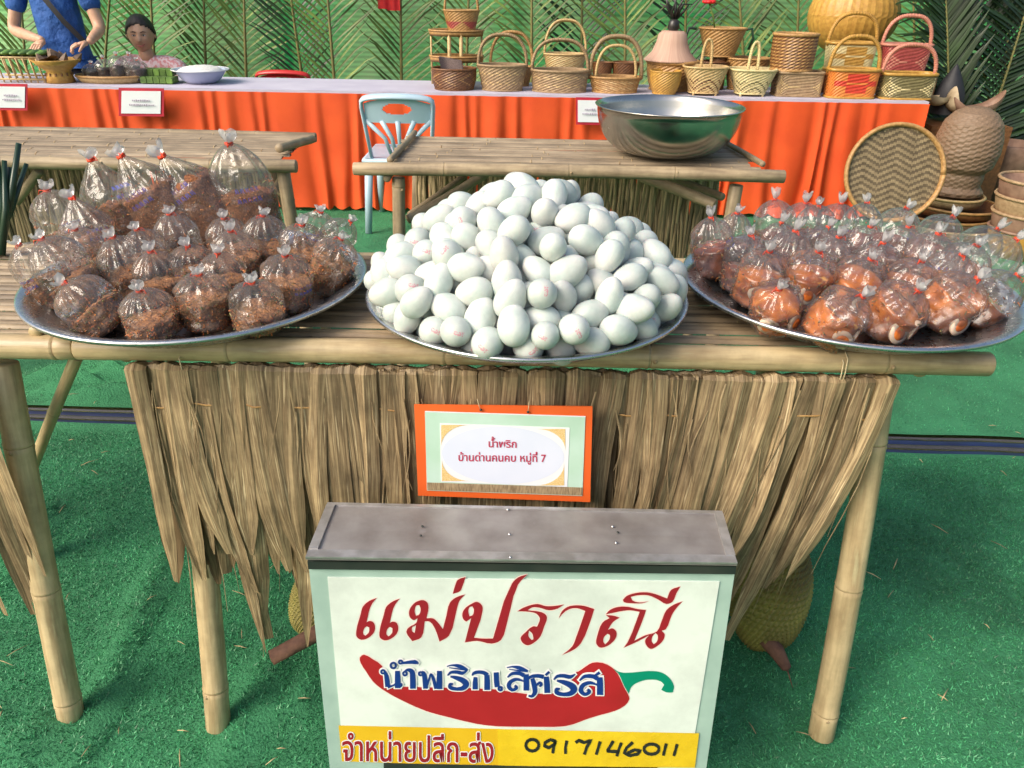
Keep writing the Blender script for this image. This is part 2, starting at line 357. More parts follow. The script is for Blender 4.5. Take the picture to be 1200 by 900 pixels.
M_bark = mat('brown_bark', (.20, .10, .065), (.11, .055, .04), rough=.85, scale=50, bump=.8, bscale=90)
M_asph = mat('asphalt', (.075, .075, .08), (.05, .05, .052), rough=.85, scale=200, bump=.6)
M_tarp = mat('blue_tarp', (.012, .017, .05), (.016, .028, .09), rough=.4, scale=8, bump=.3, bscale=20)
M_litter = mat('straw_litter', (.50, .40, .22), (.36, .27, .14), rough=.7, scale=30, vary=.5, island=True)
M_plaid = mat('plaid_cloth', (.05, .03, .035), (.22, .17, .16), rough=.8, scale=1, stretch=(90, 90, 1), coord='UV', detail=0)
M_twine = mat('twine', (.55, .45, .28), rough=.8)
M_flower = mat('red_flower', (.75, .02, .02), (.6, .01, .02), rough=.5, scale=30)
M_blk = mat('black_ornament', (.012, .011, .012), (.03, .025, .025), rough=.35, scale=30)
M_turf = mat('turf_base', (.045, .25, .105), (.026, .16, .066), rough=.9, scale=3, bump=.8, bscale=190, c3=(.065, .31, .15), detail=6, stain=.25, sscale=2.2, bdist=.006)
M_blade = mat('turf_fibre', (.09, .42, .19), (.05, .27, .115), rough=.45, scale=3, vary=.5, island=True, transl=.2, detail=3, stain=.35, sscale=2.2)
# ================================================================== SETTING
gm = MB(); gm.grid(lambda u, v: Vector(((u - .5) * 3000, v * 3000 - 1500, -.02)), 1, 1); gr = gm.build('ground', mat('brightened_grass', (.26, .30, .10), (.20, .25, .08), rough=.95, scale=2, bump=.5), kind='structure')  # assumed grass beyond the net, coloured bright to lighten the net from behind

def gauss(t, s): return math.exp(-(t / s) ** 2)
F1 = [(at(100, 880, z=0), at(195, 655, z=0), .012, .05), (at(270, 900, z=0), at(330, 760, z=0), .010, .05), (at(330, 850, z=0), at(385, 790, z=0), .014, .04),
      (at(0, 700, z=0), at(60, 600, z=0), .010, .06), (at(300, 690, z=0), at(390, 640, z=0), .008, .05), (at(0, 900, z=0), at(70, 850, z=0), .012, .07),
      (at(1050, 780, z=0), at(1200, 740, z=0), .006, .06), (at(60, 462, z=0), at(170, 436, z=0), .03, .05), (at(60, 480, z=0), at(170, 462, z=0), .025, .05),
      (at(40, 448, z=0), at(150, 430, z=0), .02, .04)]
def relief(x, y):
    h = mnoise.noise(Vector((x * 2.2, y * 2.2, 3))) * .010 + mnoise.noise(Vector((x * 6, y * 6, 9))) * .005
    for a, b, amp, wd in F1:
        ab = Vector((b.x - a.x, b.y - a.y)); ap = Vector((x - a.x, y - a.y)); L = ab.length
        t = ap.dot(ab) / L / L; d = abs(ap.x * ab.y - ap.y * ab.x) / L + mnoise.noise(Vector((x * 5, y * 5, 1))) * .02
        tt = max(0, 1 - max(0, abs(t - .5) - .4) * 4)
        h += 2.4 * amp * gauss(d, wd * .55) * tt
    return h
GL0, GR0 = at(100, 500, z=0), at(1120, 537, z=0)       # near edge of the gap
GL1, GR1 = at(100, 481, z=0), at(1120, 515, z=0)       # far edge of the gap
def gapy(x, a, b): return a.y + (b.y - a.y) * (x - a.x) / (b.x - a.x) + mnoise.noise(Vector((x * 3, a.y, 0))) * .012
def carpet(name, y0, y1f, far, nx, ny, xa, xb):
    m = MB()
    def f(u, v):
        x = xa + (xb - xa) * u
        if far: ya = gapy(x, GL1, GR1); yb = y0; y = ya + (yb - ya) * v ** 1.5
        else: yb = gapy(x, GL0, GR0); ya = y0; y = ya + (yb - ya) * v
        edge = min(1, abs(y - (ya if far else yb)) / .04)
        return Vector((x, y, .012 + relief(x, y) * edge + (1 - edge) * .002))
    m.grid(f, nx, ny)
    # turned-down cut edge
    return m.build(name, M_turf, kind='structure')
near = carpet('green_carpet', -2.5, None, False, 240, 170, -4.5, 4.5)
far = carpet('green_carpet', 7.5, None, True, 240, 140, -9, 9)
st = MB()
for (c0, c1, zz, mm) in ((.04, .30, .004, 1), (.34, .52, .006, 0), (.56, .80, .005, 1), (.82, .93, .007, 0)):
    st.grid(lambda u, v: (lambda x: Vector((x, gapy(x, GL0, GR0) * (1 - (c0 + (c1 - c0) * v)) + gapy(x, GL1, GR1) * (c0 + (c1 - c0) * v), zz + .004 * math.sin(v * 3.1))))(-4.5 + 9 * u), 60, 3, mi=mm)
st.build('asphalt_strip', [M_asph, M_tarp], kind='structure')

# turf fibres: real little blades on the part of the carpet near the camera
def fibres(name, n, x0, x1, y0, y1, seed, hgt, wid, yf=None):
    rg = np.random.default_rng(seed)
    X = rg.uniform(x0, x1, n); Y = y0 + (y1 - y0) * rg.uniform(0, 1, n)
    if yf: keep = yf(X, Y)
    else: keep = np.ones(n, bool)
    keep &= np.abs(X) < (Y * .80 + .95); X = X[keep]; Y = Y[keep]; n = len(X)
    # relief on a lookup grid
    gx = np.linspace(x0, x1, 200); gy = np.linspace(y0, y1, 140)
    Z = np.array([[relief(a, b) for a in gx] for b in gy])
    fi = (X - x0) / (x1 - x0) * 199; fj = (Y - y0) / (y1 - y0) * 139; i = np.clip(fi.astype(int), 0, 198); j = np.clip(fj.astype(int), 0, 138); a = fi - i; b = fj - j
    Zb = .011 + Z[j, i] * (1 - a) * (1 - b) + Z[j, i + 1] * a * (1 - b) + Z[j + 1, i] * (1 - a) * b + Z[j + 1, i + 1] * a * b
    th = rg.uniform(0, 6.283, n); wv = wid * rg.uniform(.6, 1.3, n); hh = hgt * rg.uniform(.5, 1.3, n); ln = rg.normal(0, hgt * .7, (n, 2))
    co = np.empty((n, 3, 3)); dx = np.cos(th) * wv; dy = np.sin(th) * wv
    co[:, 0] = np.stack([X - dx, Y - dy, Zb], 1); co[:, 1] = np.stack([X + dx, Y + dy, Zb], 1); co[:, 2] = np.stack([X + ln[:, 0], Y + ln[:, 1], Zb + hh], 1)
    me = bpy.data.meshes.new(name); me.vertices.add(3 * n); me.vertices.foreach_set('co', co.ravel())
    me.loops.add(3 * n); me.loops.foreach_set('vertex_index', np.arange(3 * n, dtype=np.int32))
    me.polygons.add(n); me.polygons.foreach_set('loop_start', np.arange(0, 3 * n, 3, dtype=np.int32)); me.polygons.foreach_set('loop_total', np.full(n, 3, dtype=np.int32))
    me.update(); me.materials.append(M_blade); o = bpy.data.objects.new(name, me); COL.objects.link(o); o['kind'] = 'stuff'; return o
def nearf(X, Y): return Y < (GL0.y + (GR0.y - GL0.y) * (X - GL0.x) / (GR0.x - GL0.x) - .015)
def farf(X, Y): return Y > (GL1.y + (GR1.y - GL1.y) * (X - GL1.x) / (GR1.x - GL1.x) + .03)
fibres('turf_fibres', 420000, -2.6, 2.6, .55, 2.3, 3, .0065, .0016, nearf)
fibres('turf_fibres', 200000, -3.6, 3.6, 1.95, 5.0, 4, .006, .0016, farf)
lt = MB()
for k in range(230):
    p = at(ru(-60, 1260), ru(440, 900) if k < 110 else ru(245, 420), z=.02); a = ru(0, 6.28); L = ru(.006, .028); p.z = relief(p.x, p.y) + .021
    d = Vector((math.cos(a), math.sin(a), ru(-.1, .1))) * L
    lt.tube([p - d, p + Vector((0, 0, .002)), p + d * ru(.6, 1)], [.0006, ru(.0008, .0016), .0005], n=4)
for px, py, c in ((425, 882, 1), (480, 660, 1), (640, 470, 1)):
    pass
lt.build('straw_litter', M_litter, kind='stuff')

# ------------------------------------------------------------------ shade-net wall behind the stall
NY = 6.35
def netmat():
    m = bpy.data.materials.new('green_shade_net'); m.use_nodes = True; nt = m.node_tree; nt.nodes.clear(); N = nt.nodes.new; Lk = nt.links.new
    out = N('ShaderNodeOutputMaterial'); d = N('ShaderNodeBsdfDiffuse'); t = N('ShaderNodeBsdfTranslucent'); tr = N('ShaderNodeBsdfTransparent')
    tc = N('ShaderNodeTexCoord'); wv = N('ShaderNodeTexWave'); wv.bands_direction = 'Z'; wv.inputs['Scale'].default_value = 9; wv.inputs['Distortion'].default_value = .6; wv.inputs['Detail'].default_value = 1
    nz = N('ShaderNodeTexNoise'); nz.inputs['Scale'].default_value = 1.6; nz.inputs['Detail'].default_value = 4; Lk(tc.outputs['Object'], wv.inputs[0]); Lk(tc.outputs['Object'], nz.inputs[0])
    cr = N('ShaderNodeValToRGB'); cr.color_ramp.elements[0].color = (.07, .70, .22, 1); cr.color_ramp.elements[1].color = (.60, .98, .50, 1); cr.color_ramp.elements[0].position = .38; cr.color_ramp.elements[1].position = .66  # pale yellow-green patches: light from behind, put into the net's colour
    Lk(nz.outputs[0], cr.inputs[0]); mx = N('ShaderNodeMix'); mx.data_type = 'RGBA'; mx.blend_type = 'MULTIPLY'; mx.inputs[0].default_value = .3
    Lk(cr.outputs[0], mx.inputs[6]); Lk(wv.outputs[0], mx.inputs[7]); Lk(mx.outputs[2], d.inputs[0]); Lk(mx.outputs[2], t.inputs[0])
    m1 = N('ShaderNodeMixShader'); m1.inputs[0].default_value = .42; Lk(d.outputs[0], m1.inputs[1]); Lk(t.outputs[0], m1.inputs[2])
    m2 = N('ShaderNodeMixShader'); m2.inputs[0].default_value = .12; Lk(m1.outputs[0], m2.inputs[1]); Lk(tr.outputs[0], m2.inputs[2]); Lk(m2.outputs[0], out.inputs[0]); return m
nr = thing('shade_net_wall', 'bright green shade net wall stretched behind the long orange-skirted table', 'net wall', (0, NY, 0))
nm = MB(); nm.grid(lambda u, v: Vector(((u - .5) * 15, NY + .03 * math.sin(u * 70) * (1 - v * .4) + .03 * mnoise.noise(Vector((u * 20, v * 5, 0))), v * 2.3)), 160, 16)
nm.build('net', netmat(), nr)
for x in (-5.4, -3.6, -1.78, .0, 1.8, 3.6, 5.4):
    p = MB(); p.tube([(x, NY + .10, 0), (x, NY + .10, 2.45)], .03, n=8); p.build('post', M_bamd, nr)
for z in (.45, 1.04, 1.75):
    p = MB(); p.tube([(-7.4, NY + .065, z), (7.4, NY + .065, z + .03)], .018, n=6); p.build('rail', M_bamd, nr)

# ------------------------------------------------------------------ palm fronds
def frond(base, tip, label, dark=False, n=44, L=.55, w=.020, rise=.75, yaw=0, droop=.12):
    base = Vector(base); tip = Vector(tip); ax = tip - base; Lr = ax.length; ax.normalize()
    o = thing('palm_frond', label, 'palm frond', base, 'palm fronds leaning on the net')
    rm = MB(); pts = [base + ax * Lr * t + Vector((0, -.05 * math.sin(t * 3.1), 0)) for t in [i / 8 for i in range(9)]]
    rm.tube(pts, [.013 * (1 - .75 * i / 8) for i in range(9)], n=6); rm.tube([Vector((base.x, base.y, .012)), base], .013, n=6); rm.build('rachis', M_rach, o)
    lm = MB(); side = Vector((ax.z, 0, -ax.x)).normalized() if abs(ax.y) < .9 else Vector((1, 0, 0))
    for i in range(n):
        t = .06 + .93 * i / n
        p = base + ax * Lr * t + Vector((0, -.05 * math.sin(t * 3.1), 0))
        ll = L * (.55 + .6 * math.sin(math.pi * min(1, t * .9 + .12))) * ru(.85, 1.1)
        for s_ in (-1, 1):
            rr_ = rise * ru(.85, 1.15); d = (side * s_ + ax * rr_ + Vector((0, ru(-.10, .10), 0))).normalized()
            q = [p + d * ll * k / 4 + Vector((0, -.02 * k / 4, -droop * (k / 4) ** 2 * ll * ru(.4, 1.4))) for k in range(5)]
            nm_ = Vector((0, 1, 0)); sd_ = d.cross(nm_).normalized()
            sd_ = (sd_ * math.cos(.7) + nm_ * math.sin(.7) * s_).normalized()
            ww = w * ru(.8, 1.2); lm.ribbon(q, [ww * .5, ww, ww * .95, ww * .6, ww * .06], sd_, fold=.12)
    lm.build('leaflets', M_frondd if dark else M_frond, o, smooth=False, kind='stuff')
    return o
FR = [  # px base, py base, px tip, py tip, Y, dark, words
 (35, 100, 20, -190, 6.2, 0, 'palm frond behind the man in the blue shirt, leaflets fanned wide'),
 (120, 100, 150, -190, 6.15, 0, 'palm frond standing between the blue-shirted man and the seated woman'),
 (185, 98, 172, -200, 6.1, 0, 'brownish palm frond rising straight behind the seated woman'),
 (243, 100, 240, -180, 6.2, 0, 'palm frond behind the white enamel bowl'),
 (290, 101, 286, -200, 6.05, 0, 'palm frond with a straight yellow rachis left of the red chair'),
 (360, 104, 322, -170, 5.95, 1, 'dark palm frond leaning left above the red chair back'),
 (395, 104, 372, -200, 5.9, 0, 'broad olive palm frond right of the red plastic chair'),
 (471, 104, 470, -190, 6.1, 0, 'palm frond spread in a V above the pale blue chair'),
 (545, 104, 556, -190, 6.15, 0, 'palm frond behind the tiered rattan stand'),
 (623, 106, 623, -190, 6.1, 0, 'palm frond behind the pair of large hooped baskets'),
 (680, 106, 684, -190, 6.2, 1, 'darker palm frond behind the small stacked basket'),
 (732, 108, 731, -190, 6.05, 0, 'palm frond with pale rachis behind the double-handled basket'),
 (800, 108, 806, -190, 6.15, 1, 'palm frond behind the palm-fibre hat, right of its black ornament'),
 (875, 108, 850, -190, 6.15, 0, 'thin palm frond behind the two small chevron baskets'),
 (930, 108, 938, -190, 6.2, 0, 'palm frond left of the big golden ball basket'),
 (1072, 112, 1060, -190, 6.2, 0, 'palm frond right of the big golden ball basket'),
 (1165, 150, 1196, -160, 6.1, 1, 'dark palm frond arching at the far right of the net')]
for a, b, c, d, Y, dk, lb in FR:
    frond(at(a, b + 26, y=Y), at(c, d, y=Y), lb, dark=bool(dk), L=.46, n=32, w=.020, rise=1.0)
for a, b, c, d, Y, lb, L in ((1108, 215, 1105, -60, 5.15, 'dense young palm leaf standing upright behind the brown husks', .34), (1135, 210, 1230, -90, 5.3, 'long palm leaf sweeping right above the brown husks', .62),
                       (1180, 235, 1105, -120, 5.35, 'dark palm leaf leaning left in the right corner', .5)):
    frond(at(a, b, y=Y), at(c, d, y=Y), lb, dark=True, n=50, L=L, rise=1.3 if L < .4 else .6, w=.030)
# ================================================================== BAMBOO TABLES
def pole(name, p0, p1, r0, parent, r1=None, gap=.27, ph=None, m=None, n=14, label=None, hollow=False):
    p0 = Vector(p0); p1 = Vector(p1); r1 = r1 or r0; L = (p1 - p0).length; d = (p1 - p0) / L
    ph = ru(0, gap) if ph is None else ph
    ts = [0, L]; rs = {}
    x = ph; nodes = []
    while x < L - .01:
        if x > .01: nodes.append(x)
        x += gap * ru(.85, 1.15)
    side = Vector((-d.z, 0, d.x)) if abs(d.y) < .9 else Vector((1, 0, 0)); bw = ru(-1, 1) * r0 * .35
    mb = MB(); S = []
    for q in nodes: S += [(q - .012, 1.0), (q - .005, 1.05), (q - .0035, 1.06), (q - .001, 1.0), (q + .001, .985), (q + .0035, 1.045), (q + .012, 1.0)]
    S = [(0, .93), (.002, 1)] + S + [(L - .002, 1), (L, .93)]
    for k in range(1, 8): S.append((L * k / 8, 1.0))
    S.sort(); S = [s for i, s in enumerate(S) if 0 <= s[0] <= L]
    pts = [p0 + d * t + side * bw * math.sin(math.pi * t / L) for t, _ in S]
    mb.tube(pts, [(r0 + (r1 - r0) * t / L) * k for t, k in S], n=n)
    if True:   # darker ring in each node groove
        o = len(S); faces_per = n
        for i in range(len(S) - 1):
            if any(abs(S[i][0] - (q - .001)) < 1e-6 for q in nodes):
                for k in range(n): mb.mi[i * n + k] = 1
    for q in nodes:
        if rnd() < .55 and r0 > .014:
            a_ = ru(3.6, 5.6); p_ = p0 + d * q; u_ = (Vector((0, 0, 1)) if abs(d.z) < .8 else Vector((1, 0, 0))); u_ = (u_ - d * u_.dot(d)).normalized(); w_ = d.cross(u_); n_ = (Vector((math.cos(a_), math.sin(a_), 0)) if abs(d.z) > .8 else Vector((0, -1, ru(-.4, .8))).normalized()); n_ = (n_ - d * n_.dot(d)).normalized()
            mb.ellipsoid(p_ + n_ * r0 * .96 + d * .006, (.0042, .0042, .0042), n=8, m=6, mi=1)
    ob = mb.build(name, [m or M_bam, M_node], parent)
    if label: ob['label'] = label
    return ob
TH = .79
def bench(label, x0, x1, y0, y1, xs0, xs1, zt=TH, m=M_bam, rail=.0195, nsl=19, legs=(), braces=(), cross=(), rot=0, slm=None):
    t = thing('bamboo_table', label, 'table', ((x0 + x1) / 2, (y0 + y1) / 2, 0), 'bamboo tables')
    zr = zt - rail * .9
    pole('rail', (x0, y0, zr), (x1, y0, zr), rail, t, m=m, gap=.36, n=18)
    pole('rail', (xs0, y1, zr), (xs1, y1, zr), rail * .85, t, m=m, gap=.36)
    # slats of split bamboo, laid lengthwise on the crosspieces
    ya = y0 + rail * .95; dy = (y1 + .01 - ya) / nsl
    for k in range(nsl):
        yc = ya + dy * (k + .5); wv = dy * ru(.36, .45); zz = zt - .006 + ru(-.0025, .0025); e0 = xs0 + ru(-.015, .02); e1 = xs1 + ru(-.02, .015)
        mb = MB(); nx = 10; jx = [ru(-.0012, .0012) for _ in range(nx + 1)]; nd = ru(0, .3)
        def f(u, v):
            i = int(round(u * nx)); x = e0 + (e1 - e0) * u; a = math.pi * v
            return Vector((x, yc - math.cos(a) * wv + jx[i], zz + math.sin(a) * .0062 - .004 + jx[i] * .5))
        mb.grid(f, nx, 4); mb.grid(lambda u, v: Vector((e0 + (e1 - e0) * u, yc + wv - 2 * wv * v, zz - .0045)), 1, 1)
        kk = e0 + nd
        while kk < e1 - .02:
            if kk > e0 + .02: mb.tube([(kk - .002, yc, zz - .0035), (kk + .002, yc, zz - .0035)], wv * 1.01, n=8, squash=(1, .46), mi=1)
            kk += ru(.27, .36)
        mb.build('slat', [slm or M_slat, M_node], t)
    for (a, b, r_) in cross: pole('crosspiece', a, b, r_, t, m=m, gap=.3)
    for (a, b, r_) in legs: pole('leg', a, b, r_, t, r1=r_ * 1.06, m=m, gap=.27)
    for (a, b, r_) in braces: pole('brace', a, b, r_, t, m=m, gap=.3)
    return t
def Wz(px, py, z): return at(px, py, z=z)
def Wy(px, py, y): return at(px, py, y=y)
# main table, nearest the camera
Y0, Y1 = 1.088, 1.53
XL = Wy(94, 418, Y0).x; XR = Wy(1157, 433, Y0).x
fz = .012
def P(px, py, y): return Wy(px, py, y)
legs = [(P(212, 428, 1.155), Vector((*Wz(256, 852, fz).xy, fz)), .0215), (P(1034, 440, 1.13), Vector((*Wz(962, 862, fz).xy, fz)), .0225),
        (P(255, 330, 1.49), Vector((*Wz(262, 660, fz).xy, fz)), .020), (Vector((.53, 1.47, .76)), Vector((.60, 1.50, fz)), .021)]
main = bench('nearest bamboo table, carrying the egg tray and both trays of bags', XL, XR, Y0, Y1, XL + .02, XR - .05, nsl=24,
      legs=legs, cross=[((XL + .055, Y0 + .03, TH - .045), (XL + .07, Y1 + .02, TH - .045), .013), ((XR - .085, Y0 + .03, TH - .045), (XR - .075, Y1 + .02, TH - .047), .014), ((0, Y0 + .02, TH - .045), (0, Y1, TH - .045), .013)],
      braces=[(Vector((-.56, 1.5, .30)), Vector((-.18, 1.45, .74)), .012), (P(1020, 505, 1.12), Vector((.56, 1.49, .22)), .011)])
# neighbouring table at the left edge
XN0, XN1 = XL - 1.36, XL - .002
tl = Wy(8, 432, Y0)
left = bench('bamboo table running out of the left edge, butted against the nearest table', XN0, XN1, Y0 + .004, Y1 + .02, XN0 + .02, XN1 - .035, nsl=24, rail=.0205,
      legs=[(P(4, 425, 1.12), Vector((*Wz(84, 843, fz).xy, fz)), .0225), (Vector((XN0 + .15, 1.03, .76)), Vector((XN0 + .1, 1.0, fz)), .024), (P(-25, 321, 1.49), Vector((*Wz(47, 657, fz).xy, fz)), .020), (Vector((XN0 + .12, 1.49, .76)), Vector((XN0 + .1, 1.5, fz)), .021)],
      cross=[((XN1 - .06, Y0 + .0, TH + .006), (XN1 - .052, Y0 + .035, TH + .008), .010), ((XN0 + .09, Y0, TH - .045), (XN0 + .09, Y1, TH - .045), .013)],
      braces=[(P(90, 418, 1.13), P(38, 548, 1.20), .010)])
# two benches in the second row
BY0, BY1 = 2.37, 2.83
bx0, bx1 = Wy(414, 194, BY0).x, Wy(919, 207, BY0).x
mid = bench('middle bamboo table with the big steel bowl on its right end', bx0, bx1, BY0, BY1, bx0 + .10, bx1 - .06, nsl=13, m=M_bamw, slm=M_slatw,
      legs=[(P(467, 208, 2.40), Vector((bx0 + .11, 2.40, 0)), .020), (P(863, 217, 2.40), Vector((bx1 - .13, 2.40, 0)), .021), (P(489, 205, 2.78), Vector((bx0 + .10, 2.80, 0)), .018), (P(832, 213, 2.78), Vector((bx1 - .12, 2.80, 0)), .018)],
      braces=[(P(478, 257, 2.43), P(570, 203, 2.62), .016), (P(480, 252, 2.50), P(545, 206, 2.74), .012), (P(838, 240, 2.44), P(752, 207, 2.60), .018), (P(847, 231, 2.50), P(790, 209, 2.70), .013)],
      cross=[((bx0 + .11, BY0 + .01, TH + .008), (bx0 + .13, BY1 + .02, TH + .008), .010), ((bx1 - .055, BY0 + .05, TH + .008), (bx1 - .10, BY1 + .03, TH + .008), .009), ((bx0 + .1, BY0, TH - .045), (bx0 + .1, BY1, TH - .045), .012)])
lx1 = Wy(345, 192, BY0).x; lx0 = lx1 - 1.42
lef2 = bench('bamboo table in the second row behind the left tray of bags', lx0, lx1, BY0 + .02, BY1 + .03, lx0 + .05, lx1 - .05, nsl=13, m=M_bamw, slm=M_slatw,
      legs=[(P(331, 195, 2.42), Vector((lx1 - .04, 2.43, 0)), .021), (Vector((lx0 + .2, 2.42, .76)), Vector((lx0 + .18, 2.42, 0)), .02), (P(318, 190, 2.80), Vector((lx1 - .07, 2.82, 0)), .018)],
      braces=[(P(314, 240, 2.45), P(334, 196, 2.6), .010), (P(322, 222, 2.45), P(345, 236, 2.46), .008), (P(46, 200, 2.42), P(20, 236, 2.5), .014)],
      cross=[(P(327, 174, BY0 + .1), P(366, 163, BY1 - .03), .014), ((lx0 + .2, BY0, TH - .045), (lx0 + .2, BY1, TH - .045), .012)])
# twine lashing
for px, py, par_ in ((213, 435, main), (985, 440, main), (990, 436, main)):
    p = Wy(px, py, Y0 - .022); mb = MB()
    mb.tube([p + Vector((0, .03, .034)), p + Vector((0, 0, .022)), p + Vector((.001, 0, 0)), p + Vector((.004, .01, -.04))], .0011, n=5); mb.build('twine', M_twine, par_)

# thatch skirts: single dried palm leaflets folded over a rod
def leaf_skirt(tbl, specs, y, zt, rod, label=None, name='dried_leaf'):
    sk = tbl
    for (x, lean, L, w_, dy, dark) in specs:
        mb = MB(); n = 9; pts = []; ws = []
        tipw = random.choice((.05, .12, .3, .5)); tw = ru(-.35, .35); bow = ru(-.012, .012); cur = ru(-.02, .02)
        for k in range(n + 1):
            t = k / n
            zz = zt - L * t
            xx = x + lean * t ** 1.2 * L * 2 + bow * math.sin(t * math.pi) + cur * t * t
            yy = y - dy - .006 * math.sin(t * 3) - .03 * t
            pts.append(Vector((xx, yy, zz))); ws.append(w_ * (1 if t < .74 else max(tipw, 1 - ((t - .74) / .26) ** 1.6)) * (1 + .05 * ru(-1, 1)))
        sides = [Vector((math.cos(tw * t_ * 1.6), math.sin(tw * t_ * 1.6), 0)) for t_ in [k / n for k in range(n + 1)]]
        # fold over the rod at the top
        top = [Vector((x, y + .012, zt - .03)), Vector((x, y + .010, zt + .001)), Vector((x, y - dy * .6, zt + .004))]
        mb.ribbon(top + pts, [w_] * 3 + ws, [sides[0]] * 3 + sides, fold=ru(.05, .24) * random.choice((-1, 1, 1)))
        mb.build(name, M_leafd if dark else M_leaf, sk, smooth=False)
ry = 1.078; zt_ = P(600, 437, ry).z
lxs = P(160, 440, ry).x; rxs = P(1040, 452, ry).x
rod = MB(); rod.tube([(lxs, ry + .006, zt_ - .004), (rxs, ry + .006, zt_ - .004)], .004, n=6); rod.build('hanging_rod', M_bamd, main)
def skirt_specs(n, back):
    S = []
    for i in range(n):
        f = (i + .5) / n; x = lxs + (rxs - lxs) * f + ru(-.004, .004)
        if f < .22: L = ru(.38, .46) if back else ru(.32, .60)
        elif f < .78: L = ru(.34, .42)
        else: L = ru(.30, .42) if back else ru(.34, .62)
        if f < .05: L = ru(.36, .44)
        lean = .015 * (1 - f / .35) if f < .35 else (-.02 if f < .66 else -.02 - .10 * (f - .66) / .34)
        if f > .93: L = ru(.3, .46)
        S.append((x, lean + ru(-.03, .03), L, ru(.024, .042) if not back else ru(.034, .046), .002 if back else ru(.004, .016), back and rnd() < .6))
    return S
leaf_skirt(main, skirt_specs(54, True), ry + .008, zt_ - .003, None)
leaf_skirt(main, skirt_specs(74, False), ry, zt_, None)
fb = MB()
for i in range(90):     # frayed threads torn from the leaf edges
    f = rnd(); x = lxs + (rxs - lxs) * f; L = ru(.12, .50) if f < .3 or f > .8 else ru(.1, .32); w0 = ru(.0012, .0035); ln_ = (.0 if f < .66 else -.10 * (f - .66) / .34) + ru(-.04, .04); z0 = zt_ - ru(0, .10)
    fb.ribbon([Vector((x + ln_ * t ** 1.2 * L * 2 + .008 * math.sin(t * 4 + i), ry - .018 - .022 * t - .005 * abs(math.sin(t * 3 + i)), z0 - L * t)) for t in (0, .2, .4, .6, .8, 1)], [w0, w0, w0 * .9, w0 * .8, w0 * .6, w0 * .2], Vector((1, 0, 0)), fold=.2)
fb.build('torn_fibres', M_leaf, main, smooth=False, kind='stuff')
for i in range(16):      # twigs stitched through the leaves
    f = (i + .5) / 16; x = lxs + (rxs - lxs) * f; z = P(600, 476, ry).z + ru(-.004, .004)
    mb = MB(); a = ru(.012, .036); yy = ry - .020
    mb.ribbon([Vector((x - a, yy + .004, z + ru(-.003, .003))), Vector((x, yy, z)), Vector((x + a, yy + .004, z + ru(-.003, .003)))], .0032, Vector((0, 0, 1)), fold=.3); mb.build('stitch_twig', M_rat, main)
lsk = [(P(-20 + 11 * i, 600, 1.03).x - .03 * i / 3, ru(-.02, .06), ru(.42, .56), ru(.02, .032), ru(.002, .014), rnd() < .2) for i in range(-6, 2)]
lsk = [(P(x_, 470, 1.02).x, ru(.0, .05), l_, ru(.022, .03), ru(.004, .012), False) for x_, l_ in ((-108, .5), (-95, .45), (-84, .52), (-74, .50), (-66, .46), (-58, .40))]
leaf_skirt(left, lsk, 1.078, zt_, None)

def straw_skirt(tbl, xa, xb, y, z1, z0, n, nm='straw_skirt'):
    mb = MB()
    for i in range(n):
        x = xa + (xb - xa) * rnd(); L = (z1 - z0) * ru(.86, 1.05); dx = ru(-.03, .03); w_ = ru(.006, .012)
        pts = [Vector((x + dx * t + .004 * math.sin(9 * t + i), y - ru(0, .03), z1 - L * t)) for t in (0, .25, .5, .75, 1)]
        mb.ribbon(pts, [w_, w_, w_ * .9, w_ * .7, w_ * .3], Vector((1, 0, 0)), fold=.2)
    return mb.build(nm, M_straw, tbl, smooth=False, kind='stuff')
straw_skirt(mid, P(492, 230, 2.75).x, P(838, 230, 2.75).x, 2.75, TH - .05, .20, 620)
straw_skirt(lef2, lx0 + .1, P(322, 230, 2.60).x, 2.60, TH - .05, .16, 760)

# ================================================================== TRAYS AND BOWL
def tray(label, cx, cy, r, z=TH):
    z += .003
    t = thing('metal_tray', label, 'tray', (cx, cy, z), 'round aluminium trays')
    pr = [(0.001, .004), (r * .74, .004), (r * .79, .008), (r * .93, .034), (r * .955, .037), (r * .985, .0385), (r * .997, .038), (r, .035), (r * .995, .032), (r * .94, .031), (r * .80, .003), (r * .74, .0), (0.001, .0)]
    m = MB(); m.lathe(pr, (cx, cy, z), n=96); m.build('dish', M_alu, t)
    return t
TC = [(-.545, 1.268, .284), (.022, 1.222, .269), (.586, 1.290, .284)]
tray('round aluminium tray under the brown chili paste bags at the left', *TC[0])
tray('round aluminium tray heaped with pale eggs in the middle', *TC[1], z=TH + .001)
tray('round aluminium tray under the orange egg curry bags at the right', *TC[2], z=TH + .002)
bc = at(785, 186, z=TH + .002); bc = Vector((bc.x, 2.60, TH + .004))
Rb = (at(870, 128, y=2.6).x - at(699, 118, y=2.6).x) / 2; bc.x = (at(870, 128, y=2.6).x + at(699, 118, y=2.6).x) / 2
hb = .148; pr = [(.001, 0)] + [(Rb * (.36 + .62 * math.sin(a) ** .75), hb * (1 - math.cos(a)) * .97) for a in [R(8 + 82 * k / 12) for k in range(1, 13)]]
pr = [(.001, 0), (Rb * .36, .0)] + pr[1:] + [(Rb * 1.0, hb * .975), (Rb * 1.012, hb), (Rb * 1.0, hb * 1.012), (Rb * .975, hb)] + [(Rb * (.36 + .60 * math.sin(a) ** .75), hb * (1 - math.cos(a)) * .97 + .003) for a in [R(8 + 82 * k / 12) for k in range(11, 0, -1)]] + [(.001, .004)]
m = MB(); m.lathe(pr, bc, n=72); tag(m.build('steel_bowl', M_steel), 'large stainless steel bowl on the middle bamboo table', 'bowl')

